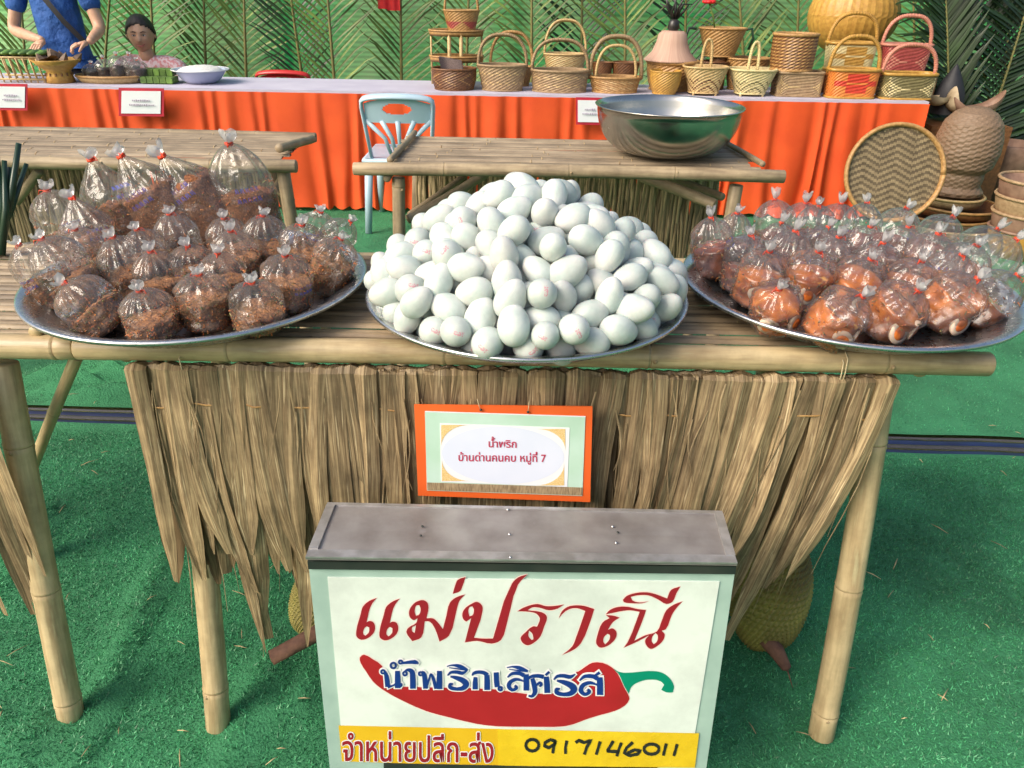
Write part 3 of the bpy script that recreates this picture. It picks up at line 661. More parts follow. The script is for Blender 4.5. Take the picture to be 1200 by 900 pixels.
# ================================================================== EGGS
def eggmat(name, stamp):
    m = mat(name, (.455, .535, .505), (.58, .59, .565), rough=.42, scale=16, bump=.2, vary=.10, stain=.08, sscale=40, sss=.12, spec=.4, bscale=260)
    if stamp:
        nt = m.node_tree; N = nt.nodes.new; Lk = nt.links.new; b = [n for n in nt.nodes if n.type == 'BSDF_PRINCIPLED'][0]
        old = b.inputs['Base Color'].links[0].from_socket
        tc = N('ShaderNodeTexCoord'); sp = N('ShaderNodeSeparateXYZ'); Lk(tc.outputs['Object'], sp.inputs[0])
        def mth(op, a, bv):
            n = N('ShaderNodeMath'); n.operation = op
            for i, q in enumerate((a, bv)):
                if isinstance(q, (int, float)): n.inputs[i].default_value = q
                else: Lk(q, n.inputs[i])
            return n.outputs[0]
        ax = mth('LESS_THAN', mth('ABSOLUTE', sp.outputs[0], 0), .0075); ay = mth('LESS_THAN', mth('ABSOLUTE', sp.outputs[1], 0), .0030); az = mth('GREATER_THAN', sp.outputs[2], 0)
        wv = N('ShaderNodeTexNoise'); wv.inputs['Scale'].default_value = 520; wv.inputs['Detail'].default_value = 0; Lk(tc.outputs['Object'], wv.inputs[0])
        k = mth('MULTIPLY', mth('MULTIPLY', ax, ay), mth('MULTIPLY', az, mth('GREATER_THAN', wv.outputs[0], .47)))
        mx = N('ShaderNodeMix'); mx.data_type = 'RGBA'; Lk(mth('MULTIPLY', k, .65), mx.inputs[0]); Lk(old, mx.inputs[6]); mx.inputs[7].default_value = (.60, .16, .24, 1); Lk(mx.outputs[2], b.inputs['Base Color'])
    return m
ME, MES = eggmat('duck_egg_shell', False), eggmat('duck_egg_shell_stamped', True)
def eggmesh(m):
    mb = MB(); a, b = .0215, .0296
    def f(u, v):
        t = math.pi * (1 - v); z = math.cos(t); r = math.sin(t) * (1 - .12 * z)   # blunt end is -z, stamp sits on +z of the stamped one
        return Vector((a * r * math.cos(u * 2 * math.pi), a * r * math.sin(u * 2 * math.pi), -b * z))
    mb.grid(f, 28, 18, wrap=True)
    return mb.mesh('egg', m)
eme, ems = eggmesh(ME), eggmesh(MES)
tcx, tcy, tr_ = TC[1]; rr = .0200
def heap():
    rg = np.random.default_rng(11); pts = []; zb = TH + .008
    def floor(x, y):
        q = math.hypot(x - tcx, y - tcy)
        return zb + rr + max(0, (q - tr_ * .76) / (tr_ * .2)) * .033
    def top(x, y):
        q = math.hypot(x - tcx, (y - tcy)) / .262
        return zb + .066 + .142 * max(0, 1 - q ** 1.5)
    fails = 0
    while fails < 50:
        best = None; A = np.array(pts) if pts else np.zeros((0, 3))
        for _ in range(150):
            a = rg.uniform(0, 6.283); q = .247 * math.sqrt(rg.uniform(0, 1)); x = tcx + q * math.cos(a); y = tcy + q * math.sin(a)
            z = floor(x, y)
            if len(A):
                d2 = (A[:, 0] - x) ** 2 + (A[:, 1] - y) ** 2; mk = d2 < 4 * rr * rr
                if mk.any(): z = max(z, (A[mk, 2] + np.sqrt(4 * rr * rr - d2[mk])).max())
            if z + rr * .6 > top(x, y) + .012: continue
            if best is None or z < best[2]: best = (x, y, z)
        if best is None: fails += 1
        else: pts.append(best)
    return pts, top
EG, etop = heap()
keep = [p for p in EG if (etop(p[0], p[1]) - p[2]) < .095 or math.hypot(p[0] - tcx, p[1] - tcy) > .18]
keep = [p for p in keep if not (p[1] > tcy + .06 and p[2] < TH + .08)]
tl_ = max(keep, key=lambda p: p[2])
sig = sorted([p for p in keep if p[1] < tcy - .07 and p[2] < TH + .055 and math.hypot(p[0] - tcx, p[1] - tcy) > .205], key=lambda p: p[0])
ORD = ['first', 'second', 'third', 'fourth', 'fifth', 'sixth', 'seventh', 'eighth', 'ninth', 'tenth', 'eleventh', 'twelfth', 'thirteenth', 'fourteenth', 'fifteenth', 'sixteenth', 'seventeenth', 'eighteenth', 'nineteenth', 'twentieth'] + ['twenty-' + q for q in ('first', 'second', 'third', 'fourth', 'fifth', 'sixth', 'seventh', 'eighth', 'ninth')]
def topx(p):
    q = CROT.transposed() @ (Vector(p) - CAM); return 600 - FPX * q.x / q.z, 450 + FPX * q.y / q.z
EL = {}; rowsd = {}
for p in keep:
    u_, v_ = topx(p); rowsd.setdefault(max(0, int((404 - v_) / 16)), []).append((u_, p))
for r_, l_ in rowsd.items():
    l_.sort(); n_ = len(l_)
    for i, (u_, p) in enumerate(l_):
        k_ = '%s from the left' % ORD[i] if i <= n_ // 2 else ('%s from the right' % ORD[n_ - 1 - i])
        EL[p] = 'pale duck egg, %s, %s' % (k_, 'lowest row at the front rim' if r_ == 0 else 'in the %s row above the rim' % ORD[min(19, r_ - 1)])
EL[tl_] = 'topmost pale duck egg at the peak of the heap'
for i, p in enumerate(sorted(keep, key=lambda p: (-p[2], p[0]))):
    v = Vector(p); stp = rnd() < .20 and p[1] < tcy + .02
    if stp:
        tow = (CAM - v).normalized() + Vector((ru(-.35, .35), ru(-.2, .2), ru(-.45, .4))); q = tow.to_track_quat('Z', 'Y') @ Matrix.Rotation(ru(-.7, .7) + random.choice((0, 1.57)), 3, 'Z').to_quaternion()
    else:
        ax = Vector((ru(-1, 1), ru(-.45, .45), ru(-.8, .8))).normalized(); q = ax.to_track_quat('Z', 'Y')
    sc = ru(.92, 1.09)
    o = mesh_ob('duck_egg', ems if stp else eme, Matrix.Translation(v) @ q.to_matrix().to_4x4() @ Matrix.Scale(sc, 4))
    lb = EL[p]
    tag(o, lb, 'egg', 'pale duck eggs heaped on the middle tray')
print('eggs', len(EG), len(keep), len(sig))

# ================================================================== TIED PLASTIC BAGS
def bag(label, knot, base, Rr, fill, contents, group, flm=None, seed=0, flat=1.0, pleats=None, extra=None, prints=False, bits=None, tail=1.0, nhalf=0, lowres=False, cone=False):
    rg = random.Random(seed); knot = Vector(knot); base = Vector(base)
    t = thing('tied_bag', label, 'plastic bag', base, group)
    ax = knot - base; H = ax.length; ax.normalize()
    side = Vector((1, 0, 0)); side = (side - ax * side.dot(ax)).normalized(); fw = ax.cross(side).normalized()
    dome = rg.uniform(1.6, 2.5); crk = rg.uniform(.05, .10); sp = rg.randint(0, 999); pl = pleats or rg.randint(9, 17); ph = rg.uniform(0, 6)
    def rad(s, a):
        if s < .10: r = .78 + .22 * math.sin(s / .10 * math.pi / 2)
        elif s < .60: r = 1.0
        else:
            q = (s - .60) / .40; r = (1 - .93 * q ** 1.1) if cone else max(0, 1 - q ** dome) ** .62
        r = max(r, .055)
        q = max(0, (s - .60) / .40)
        pk = q * (1 - q) * 4 * .13 + .03 * q
        r *= 1 + pk * (.6 - 1.2 * abs(math.sin(pl * a / 2 + ph + .5 * mnoise.noise(Vector((math.cos(a) * 2, math.sin(a) * 2, sp)))))) + crk * mnoise.noise(Vector((math.cos(a) * 1.4, math.sin(a) * 1.4, s * 3 + sp)))
        r += .075 * mnoise.noise(Vector((math.cos(a) * 3.5, math.sin(a) * 3.5, s * 9 + sp))) * (1 - q)
        return r * Rr
    def pt(a, s, k=1.0):
        r = rad(s, a) * k
        return base + ax * (H * s) + side * (math.cos(a) * r) + fw * (math.sin(a) * r * flat)
    nu, nv = (26, 14) if lowres else (72, 30)
    mb = MB(); mb.grid(lambda u, v: pt(u * 6.28318, 1 - (1 - v) ** 1.25 if v > 0 else 0), nu, nv, wrap=True)
    mb.grid(lambda u, v: base + (pt(u * 6.28318, 0) - base) * (1 - v) - ax * (.0015 * v), nu, 1, wrap=True, flip=True)
    mb.build('film', flm or M_film, t)
    # contents
    tilt = Vector((rg.uniform(-.12, .12), rg.uniform(-.05, .2)))
    lum = .07 if contents in (M_chili, M_chilid) else .03
    isau = contents in (M_sauce, M_sauce2)
    def ct(u, v):
        a = u * 6.28318
        if v < .6: s = fill * v / .6; k = .90 if isau else .93
        else:
            q = (v - .6) / .4; s = fill + .03 * math.sin(q * 1.57); k = (.90 if isau else .93) * (1 - q)
        n = mnoise.noise(Vector((math.cos(a) * 2.2 * (k + .1), math.sin(a) * 2.2 * (k + .1), s * 6 + sp)))
        n2 = mnoise.noise(Vector((math.cos(a) * 6 * (k + .1), math.sin(a) * 6 * (k + .1), s * 16 + sp)))
        p = pt(a, s * .97 + .012, k)
        if v >= .45: p += ax * H * (n * lum + n2 * lum * .6 + (math.cos(a) * tilt.x + math.sin(a) * -tilt.y) * k * .35 * min(1, (v - .45) / .15))
        return p
    cb = MB(); cb.grid(ct, 20 if lowres else 36, 10 if lowres else 20, wrap=True)
    cb.build('filling', contents, t)
    if bits:
        bm_ = MB()
        for k in range((110 if isau else 320) if not lowres else 12):
            a = rg.uniform(0, 6.28); s = rg.uniform(.02, fill + .02 + (rg.random() ** 3) * .25); p = pt(a, s, rg.uniform(.925, .975) if not isau else rg.uniform(.90, .96)); d = Vector((rg.uniform(-1, 1), rg.uniform(-1, 1), rg.uniform(-1, 1))).normalized() * rg.uniform(.001, .0045)
            bm_.tube([p - d, p + d], [rg.uniform(.0005, .0016), rg.uniform(.0004, .001)], n=4, mi=0 if rg.random() < .72 else 1)
        bm_.build('flakes', [M_flake, M_herb], t, kind='stuff')
    # neck, band, tail
    q = knot - ax * H * .012; rb = Rr * .085
    tb = MB(); ts_ = Vector((rg.uniform(-.7, .7), rg.uniform(-.6, .1), 0)); up = (ax + ts_ * .5).normalized(); TL = Rr * .34 * tail * rg.uniform(.8, 1.2)
    u2 = up.orthogonal().normalized(); w2 = up.cross(u2)
    def tf(u, v):
        a = u * 6.28318; fl_ = rb * (.7 + 2.1 * math.sin(min(1, v * 1.1) * 1.9) ** 1.0); fl_ *= 1 + .35 * math.cos(5 * a + sp) * v + .2 * mnoise.noise(Vector((a, v * 3, sp)))
        return q + up * TL * v * (1 + .22 * math.sin(3 * a + sp)) + (u2 * math.cos(a) + w2 * math.sin(a) * .75) * max(fl_, rb * .6)
    tb.grid(tf, 16 if not lowres else 8, 6, wrap=True)
    tb.ellipsoid(q + up * TL * .55, (rb * 1.15, rb * 1.15, rb * 1.5), n=8, m=6)
    tb.build('knotted_end', M_tail, t)
    if not lowres or True:
        rbm = MB(); N_ = 14
        for kk, off in ((0, -.3), (1, .25), (2, .0)):
            pts = [q + ax * rb * (off + .3 * math.sin(a * 2 + kk)) + (side * math.cos(a) + fw * math.sin(a)) * rb * 1.22 for a in [6.28318 * i / N_ for i in range(N_ + 1)]]
            rbm.tube(pts, rb * .40, n=5, cap=False)
        if not lowres:
            a0 = rg.uniform(2.6, 6.8)
            dd = (side * math.cos(a0) - fw * abs(math.sin(a0)) * 1.0)
            rbm.tube([q + dd * rb, q + dd * rb * 3 + ax * rb * .8, q + dd * rb * 4.0 - ax * rb * 1.0, q + dd * rb * 2.4 - ax * rb * .6, q + dd * rb], rb * .20, n=4, cap=False)
        rbm.build('rubber_band', M_rband, t)
    # halves of boiled salted egg pressed against the film
    for k in range(nhalf):
        a = rg.uniform(4.0, 5.2) if k == 0 else rg.uniform(5.2, 5.9); s = rg.uniform(.32, .42) if k == 0 else rg.uniform(.28, .5)
        c = pt(a, s, .80); nrm = (c - (base + ax * H * s)).normalized(); sc = rg.uniform(.72, .88)
        rot = (nrm + Vector((rg.uniform(-.3, .3), 0, rg.uniform(-.1, .4)))).normalized().to_track_quat('Z', 'Y').to_matrix() @ Matrix.Rotation(rg.uniform(0, 3), 3, 'Z')
        e = MB(); e.lathe([(.001, -.014), (.011, -.012), (.018, -.004), (.0195, .001), (.019, .0025), (.012, .0035)], n=20, sx=sc, sy=sc * 1.25)
        y_ = MB(); y_.lathe([(.0125, .0028), (.011, .0045), (.006, .0052), (.0004, .0055)], n=16, sx=sc, sy=sc * 1.2)
        for mm_ in (e, y_): mm_.v = [tuple(c + nrm * (Rr * .14 - .003) + rot @ Vector(v_)) for v_ in mm_.v]
        eo = e.build('egg_half', M_eggw, t); y_.build('yolk', M_yolk, eo)
    if prints:     # blue print on the film
        pm = MB(); a0 = rg.uniform(4.2, 5.3); s0 = rg.uniform(.50, .62)
        for row in range(2):
            for k in range(5):
                aa = a0 + k * .16; ss = s0 - row * .10
                z = [pt(aa + dx * .11, ss + dz * .05, 1.012) for dx, dz in ((0, 0), (.2, 1), (.45, .1), (.7, 1), (1, .0))]
                pm.ribbon(z, Rr * .030, ax.cross((z[2] - base)).normalized() * .3 + ax * .7, fold=0)
        pm.build('blue_print', M_bprint, t, smooth=False)
    return t
GLg, GRg = 'tied bags of brown chili paste on the left tray', 'tied bags of egg curry on the right tray'
zt0 = TH + .011
def place(lst, cxcy, rows):
    out = []
    for row, items in lst.items():
        for i, it in enumerate(sorted(items, key=lambda q: q[0])): out.append((row, i, len(items), it))
    return out
# left tray: knot pixel, knot height above tray, radius, lean (px of base shift to the right), fill
LEFT = {
 'front': [(75, 331, .088, .043, .055, .42), (163, 340, .088, .040, .008, .36), (233, 321, .100, .041, -.003, .55), (295, 331, .090, .041, .0, .38)],
 'second': [(48, 279, .130, .044, .050, .40), (22, 286, .120, .036, .042, .45), (132, 277, .122, .042, .02, .42), (176, 294, .105, .041, .01, .42), (255, 296, .100, .040, .0, .45), (334, 299, .105, .042, -.008, .50), (400, 279, .110, .038, -.04, .55)],
 'third': [(88, 268, .120, .038, .02, .45), (160, 268, .115, .040, .01, .45), (198, 250, .125, .040, .01, .3), (220, 288, .095, .038, .0, .45), (270, 270, .115, .042, 0, .5), (262, 255, .115, .038, 0, .4), (308, 252, .12, .040, -.005, .4), (354, 263, .11, .042, -.01, .45), (376, 248, .110, .040, -.012, .35), (411, 259, .100, .034, -.05, .35)]}
seed = 100
def clampy(p, T, r):
    d = Vector((p.x - T[0], p.y - T[1])); m_ = T[2] * .90 - r * .8
    if d.length > m_: d = d.normalized() * m_; return Vector((T[0] + d.x, T[1] + d.y, p.z + max(0, (d.length - T[2] * .74)) * .6))
    return p
for row, i, n, (px, py, h, r, sh, fl) in place(LEFT, 0, 0):
    seed += 1; k = at(px, py, z=TH + h)
    tb_ = {'front': .004, 'second': .006, 'third': .006}[row]; b = clampy(Vector((k.x + sh, k.y + tb_ + ru(.0, .01), zt0 + r * .28 * tb_ / .034)), TC[0], r)
    bag('brown chili paste bag, %s from left in the %s row of the left tray' % (ORD[i], row), k, b, r, fl, M_chili, GLg, seed=seed, bits=True, prints=(seed % 5 == 0))
for i, (px, py, h, r, sx_, fl, ya) in enumerate([(55, 222, .17, .050, .03, .42, 1.40), (84, 231, .155, .052, .035, .46, 1.36), (106, 186, .235, .058, .05, .45, 1.47), (141, 182, .235, .064, .095, .60, 1.47), (189, 182, .235, .066, .10, .66, 1.49), (268, 167, .245, .060, .03, .48, 1.50)]):
    k = at(px, py, y=ya); b = Vector((k.x + sx_, min(ya - .01, 1.50), zt0 + .004 + (.02 if ya > 1.45 else 0)))
    seed += 1
    bag('tall clear bag of brown chili powder, %s from left at the back of left tray' % ORD[i], k, b, r, fl, M_chilid, GLg, seed=seed, bits=True, prints=True, flat=.72, cone=i in (1, 2, 3, 4))
RIGHT = {
 'front': [(913, 338, .094, .040, .002, .58, 2), (1011, 347, .092, .043, -.032, .60, 2), (1077, 340, .095, .044, -.026, .60, 2), (1146, 326, .100, .045, -.030, .58, 1)],
 'second': [(902, 294, .112, .042, -.004, .56, 1), (960, 294, .112, .044, -.004, .56, 1), (1021, 303, .108, .044, -.010, .60, 1), (1081, 305, .108, .042, -.008, .56, 0), (1128, 298, .108, .042, -.015, .52, 0), (1193, 322, .098, .042, -.035, .45, 0)],
 'third': [(833, 254, .130, .038, .0, .50, 0), (864, 249, .128, .036, .005, .45, 0), (880, 275, .115, .040, 0, .40, 0), (932, 270, .118, .040, 0, .40, 0), (983, 277, .112, .040, 0, .4, 0), (1035, 284, .112, .041, -.005, .4, 0), (1100, 273, .125, .043, -.01, .45, 0), (1146, 287, .115, .043, -.03, .3, 0), (1170, 268, .120, .040, -.03, .42, 0), (1192, 280, .118, .042, -.045, .40, 0)],
 'back': [(908, 233, .125, .040, 0, .42, 0), (916, 260, .110, .036, 0, .4, 0), (944, 237, .122, .040, 0, .42, 0), (960, 240, .118, .036, .005, .42, 0), (986, 238, .120, .040, 0, .42, 0), (971, 265, .110, .036, 0, .4, 0), (1016, 237, .120, .038, 0, .42, 0), (1020, 265, .110, .038, 0, .4, 0), (1063, 244, .118, .042, -.005, .42, 0), (1065, 265, .112, .038, -.005, .4, 0), (1118, 254, .118, .042, -.02, .42, 0)]}
for row, i, n, (px, py, h, r, sh, fl, nh) in place(RIGHT, 0, 0):
    seed += 1; k = at(px, py, z=TH + h + .002)
    fr = row in ('front', 'second')
    tb_ = {'front': .022, 'second': .016, 'third': .008, 'back': .006}[row]; b = clampy(Vector((k.x + sh * (1.4 if fr else 1), k.y + tb_ + ru(.0, .01), zt0 + r * .42 * tb_ / .055)), TC[2], r)
    bag(('orange egg curry bag, %s from left in the %s row of the right tray' if fr else 'puffed clear bag of brown sauce, %s from left in %s row of right tray') % (ORD[i], row),
        k, b, r, fl, M_sauce if fr else M_sauce2, GRg, flm=M_film2, seed=seed, bits=True, prints=(seed % 3 == 0 and not fr), nhalf=nh, tail=1.35)

# dark canes beside the left tray
t = thing('cane_bundle', 'bundle of dark green canes leaning at the left edge behind the left tray', 'cane bundle', at(4, 300, y=1.49))
for px, py, r_ in ((22, 168, .0065), (12, 196, .006), (31, 192, .0055), (5, 188, .006), (-4, 178, .006), (18, 205, .0055), (-10, 200, .006)):
    b = at(2 + ru(-8, 8), 318, y=1.48 + ru(-.02, .02)); tp = at(px, py, y=1.55 + ru(-.03, .03)); mb = MB()
    b.z = TH + .002; mb.tube([b, (b + tp) / 2 + Vector((.006, 0, 0)), tp], [r_ * 1.25, r_ * 1.1, r_ * .8], n=8); mb.build('cane', M_cane, t)
# ================================================================== SIGN BOX
SP = Wy(612, 655, .838); SN = Vector((0, -1, .07)).normalized()       # face plane: top edge a little farther than the foot
def S(px, py, off=0.0):
    p = onplane(px, py, SP, SN); return p + SN * off
ZB = .165
sg = thing('sign_box', 'white box sign with red chili and Thai lettering below the nearest table', 'sign', (SP.x, SP.y + .05, 0))
c_tl, c_tr = S(361, 657), S(862, 665); c_bl, c_br = S(387, 905), S(826, 912)
zb = min(c_bl.z, c_br.z) - .01
sd_ = (c_tr - c_tl).normalized(); bk = Vector((0, 1, 0)); dpt = .112
def facequad(m, a, b, c, d, th, mi=0):     # slab with given front corners (tl,tr,br,bl)
    f = [a, b, c, d]; g = [p - SN * th for p in f]; vs = f + g
    m.add(vs, [(3, 2, 1, 0), (4, 5, 6, 7), (0, 1, 5, 4), (1, 2, 6, 5), (2, 3, 7, 6), (3, 0, 4, 7)], [(p.x, p.z) for p in vs], mi)
m = MB(); facequad(m, c_tl + Vector((0, 0, -.004)), c_tr + Vector((0, 0, -.004)), c_br, c_bl, .10); 
m.build('case', M_mint, sg, smooth=False)
m = MB(); facequad(m, S(384, 676, .0016), S(843, 681, .0016), S(808, 897, .0016), S(403, 889, .0016), .003); m.build('panel', M_panel, sg, smooth=False)
m = MB(); facequad(m, S(361, 656, .004), S(862, 662, .004), S(861, 671, .004), S(362, 665, .004), .006); m.build('dark_strip', M_black, sg, smooth=False)
m = MB(); facequad(m, S(450, 893, .003), S(770, 899, .003), S(769, 915, .003), S(450, 912, .003), .004); m.build('bottom_strip', M_black, sg, smooth=False)
ZT = S(612, 653).z + .002
pa, pb = at(358, 654, z=ZT), at(864, 661, z=ZT); pc, pd = at(846, 600, z=ZT), at(384, 590, z=ZT)
m = MB(); vs = [pa, pb, pc, pd]; lo = [p - Vector((0, 0, .003)) for p in vs]
m.grid(lambda u, v: (vs[0] * (1 - u) + vs[1] * u) * (1 - v) + (vs[3] * (1 - u) + vs[2] * u) * v + Vector((0, 0, .0012 * mnoise.noise(Vector((u * 6, v * 3, 2))))), 24, 6)
m.add(vs + lo, [(0, 1, 5, 4), (1, 2, 6, 5), (2, 3, 7, 6), (3, 0, 4, 7), (4, 5, 6, 7)]); m.build('top_plate', M_zinc, sg, smooth=False)
def flange(a, b, inn, nm='edge_trim'):
    m = MB(); up = Vector((0, 0, .0025)); a2, b2 = a + inn, b + inn; q = [a, b, b2, a2]
    m.add([p + up for p in q] + [p - Vector((0, 0, .002)) for p in q], [(0, 1, 2, 3), (0, 4, 5, 1), (2, 1, 5, 6), (3, 2, 6, 7), (0, 3, 7, 4)], [(p.x, p.y) for p in q] * 2); m.build(nm, M_edge, sg, smooth=False)
flange(pa, pb, (pd - pa) * .13); flange(pd, pc, (pa - pd) * .05)
ix = (pb - pa) * .022
m_ = Vector((0, 0, .0012))
for (a, b, i_) in ((pa + m_ + (pd - pa) * .132, pd + m_ - (pd - pa) * .055, ix), (pb + m_ + (pc - pb) * .132, pc + m_ - (pc - pb) * .055, -ix)): flange(a, b, i_)
for px, py in ((718, 617), (722, 636), (724, 624), (598, 653), (597, 626), (595, 597), (495, 617), (493, 628)):
    p = at(px, py, z=ZT + .003); m = MB(); m.lathe([(.0022, 0), (.0018, .0012), (.0002, .0018)], p, n=8); m.build('screw', M_black if px in (724, 495, 493) else M_alu, sg)
# stand under the box
for sx_ in (.18, .82):
    p = c_bl.lerp(c_br, sx_); m = MB(); m.box((p.x, p.y + .05, zb / 2 + .005), (.03, .09, zb - .01)); m.build('foot', M_black, sg, smooth=False)
m = MB(); m.box(((c_bl.x + c_br.x) / 2, c_bl.y + .055, .016), (.42, .16, .02)); m.build('base_board', M_black, sg, smooth=False)
# torn translucent film hanging along the right side of the case
m = MB(); e0, e1 = S(863, 690), S(832, 880)
m.grid(lambda u, v: e0.lerp(e1, v) + Vector((.004 + u * (.008 + .012 * abs(mnoise.noise(Vector((v * 5, 0, 3))))), .03 + .03 * u, .01 * mnoise.noise(Vector((u, v * 6, 0))))), 4, 24); m.build('peeling_film', film('clear_sheet', haze=.25, gl=.4), sg)

def shape(name, outer, holes, tr, off, mt, parent, k=3):
    m = MB(); o = smoothpoly([tr(*p) for p in outer], k); hs = [smoothpoly([tr(*p) for p in h], k) for h in holes]
    m.poly(o, hs, lambda x, y: S(x, y, off)); return m.build(name, mt, parent, smooth=False)
def grow(poly, d, cen=None):
    """outline pushed outward by d, for the pale edge around the letters"""
    n = len(poly); A = sum(poly[i - 1][0] * poly[i][1] - poly[i][0] * poly[i - 1][1] for i in range(n)); s = 1 if A > 0 else -1; out = []
    for i in range(n):
        a, b, c = Vector(poly[i - 1]), Vector(poly[i]), Vector(poly[(i + 1) % n])
        t1 = (b - a).normalized(); t2 = (c - b).normalized(); nn = Vector((t1.y + t2.y, -(t1.x + t2.x)))
        nn = nn.normalized() * s if nn.length > .1 else (t1 * 1); out.append(tuple(b + nn * d))
    return out
T1 = lambda x, y: (400 + x * .18333, 660 + y * .18333)
T2 = lambda x, y: (600 + x * .18333, 670 + y * .18333)
T3 = lambda x, y: (400 + x * .18333, 750 + y * .18333)
T4 = lambda x, y: (600 + x * .2, 750 + y * .2)
e1_ = [(228, 216), (180, 235), (140, 270), (125, 320), (97, 430), (100, 465), (130, 483), (175, 470), (210, 435), (217, 400), (205, 370), (180, 363), (163, 372), (185, 280), (200, 250)]
h1_ = [(163, 398), (180, 405), (178, 435), (155, 458), (142, 445), (146, 415)]
LET = [(e1_, [h1_], T1), ([(x + 148, y + 4) for x, y in e1_], [[(x + 148, y + 4) for x, y in h1_]], T1),
 ([(525, 230), (550, 245), (558, 275), (545, 345), (588, 347), (620, 375), (650, 415), (672, 330), (695, 245), (735, 212), (793, 193), (755, 235), (738, 290), (688, 458), (628, 495), (603, 420), (567, 368), (534, 365), (512, 468), (455, 492), (417, 435), (428, 408), (480, 375), (488, 345), (465, 358), (440, 340), (434, 305), (450, 268), (485, 238)],
  [[(500, 262), (508, 285), (500, 320), (478, 330), (470, 300), (480, 265)], [(478, 390), (470, 440), (455, 430), (453, 405)]], T1),
 ([(795, 82), (745, 100), (730, 130), (713, 190), (760, 172), (775, 140)], [], T1),
 ([(868, 240), (830, 255), (785, 290), (773, 325), (783, 355), (800, 367), (830, 345), (790, 500), (870, 490), (960, 508), (1020, 485), (1060, 370), (1130, 130), (1190, 65), (1130, 85), (1090, 125), (970, 475), (900, 475), (848, 470), (903, 300), (900, 265)], [[(838, 270), (848, 290), (840, 325), (820, 333), (812, 300), (820, 275)]], T1),
 ([(333, 203), (265, 213), (215, 213), (165, 200), (115, 208), (70, 225), (33, 247), (110, 250), (155, 262), (178, 292), (160, 345), (133, 343), (85, 382), (55, 415), (65, 445), (100, 464), (150, 440), (182, 405), (205, 345), (223, 290), (215, 268), (180, 250), (100, 240), (130, 222), (175, 224), (235, 240), (290, 230)], [[(108, 370), (130, 390), (137, 425), (125, 430), (105, 405)]], T2),
 ([(298, 292), (320, 245), (355, 218), (410, 208), (460, 212), (525, 232), (500, 310), (440, 450), (400, 488), (318, 527), (385, 470), (410, 410), (468, 245), (420, 228), (375, 230), (330, 255)], [], T2),
 ([(598, 266), (625, 238), (680, 218), (740, 218), (800, 232), (856, 238), (835, 300), (780, 435), (850, 400), (925, 375), (958, 300), (985, 240), (1035, 203), (1090, 183), (1050, 225), (1020, 270), (980, 362), (955, 370), (975, 395), (965, 430), (925, 470), (885, 487), (855, 460), (850, 430), (875, 400), (800, 440), (712, 480), (740, 440), (815, 250), (750, 240), (700, 245), (640, 258)], [[(915, 385), (930, 400), (925, 440), (905, 457), (892, 440), (895, 410)]], T2),
 ([(598, 270), (650, 275), (687, 287), (645, 315), (612, 365), (640, 355), (665, 375), (665, 410), (640, 445), (600, 472), (560, 478), (537, 450), (545, 400), (578, 318), (622, 290)], [[(610, 390), (625, 400), (620, 430), (595, 458), (583, 440), (588, 410)]], T2),
 ([(707, 175), (730, 150), (790, 130), (860, 125), (910, 135), (990, 165), (1015, 110), (1075, 88), (1050, 130), (1025, 185), (985, 200), (930, 170), (870, 145), (800, 145), (757, 155), (770, 178), (815, 190), (875, 182), (830, 195), (760, 195), (715, 188)], [], T2)]
for o, h, tr in LET:
    shape('red_letter', o, h, tr, .0021, M_redd, sg)
    go = grow(o, 6); shape('letter_outline', go, [], tr, .0018, M_pinkw, sg) if not h else shape('letter_outline', go, [grow(q, -5) for q in h], tr, .0018, M_pinkw, sg)
A3 = [T3(*p) for p in [(145, 87), (120, 105), (125, 140), (160, 195), (205, 260), (265, 310), (400, 385), (550, 450), (700, 490), (870, 530), (1000, 545)]]
A4 = [T4(*p) for p in [(100, 502), (200, 503), (300, 500), (360, 487), (430, 460), (520, 432), (600, 410), (660, 378), (687, 340), (680, 315), (655, 270), (620, 195), (585, 155), (530, 128), (470, 127), (430, 150), (390, 178), (355, 190), (350, 300), (80, 310)]]
B3 = [T3(*p) for p in [(1000, 310), (640, 298), (275, 290), (262, 160), (200, 115)]]
chil = A3 + A4 + B3
I = lambda x, y: (x, y)
shape('chili_shape', chil, [], I, .0021, M_red, sg, k=2)
shape('chili_outline', grow(chil, 1.0), [], I, .0018, M_pinkw, sg, k=2)
shape('chili_stem', [(592, 160), (625, 180), (680, 185), (740, 180), (800, 175), (870, 182), (920, 215), (947, 265), (940, 300), (905, 300), (873, 285), (890, 255), (870, 235), (800, 225), (740, 240), (700, 265), (682, 308), (655, 260), (625, 195)], [], T4, .0024, M_green, sg)
# yellow strips
def quadflat(name, q, off, mt, wob=0):
    m = MB(); 
    def f(u, v):
        a = S(*q[0], off).lerp(S(*q[1], off), u); b = S(*q[3], off).lerp(S(*q[2], off), u); return a.lerp(b, v) + SN * wob * abs(mnoise.noise(Vector((u * 9, v * 3, 5))))
    m.grid(f, 24, 5); return m.build(name, mt, sg, smooth=bool(wob))
quadflat('yellow_strip', [(397, 849), (585, 853), (585, 897), (401, 891)], .0019, M_yel)
quadflat('yellow_tape', [(583, 853), (819, 858), (814, 898), (584, 896)], .0022, M_yel2, .0006)

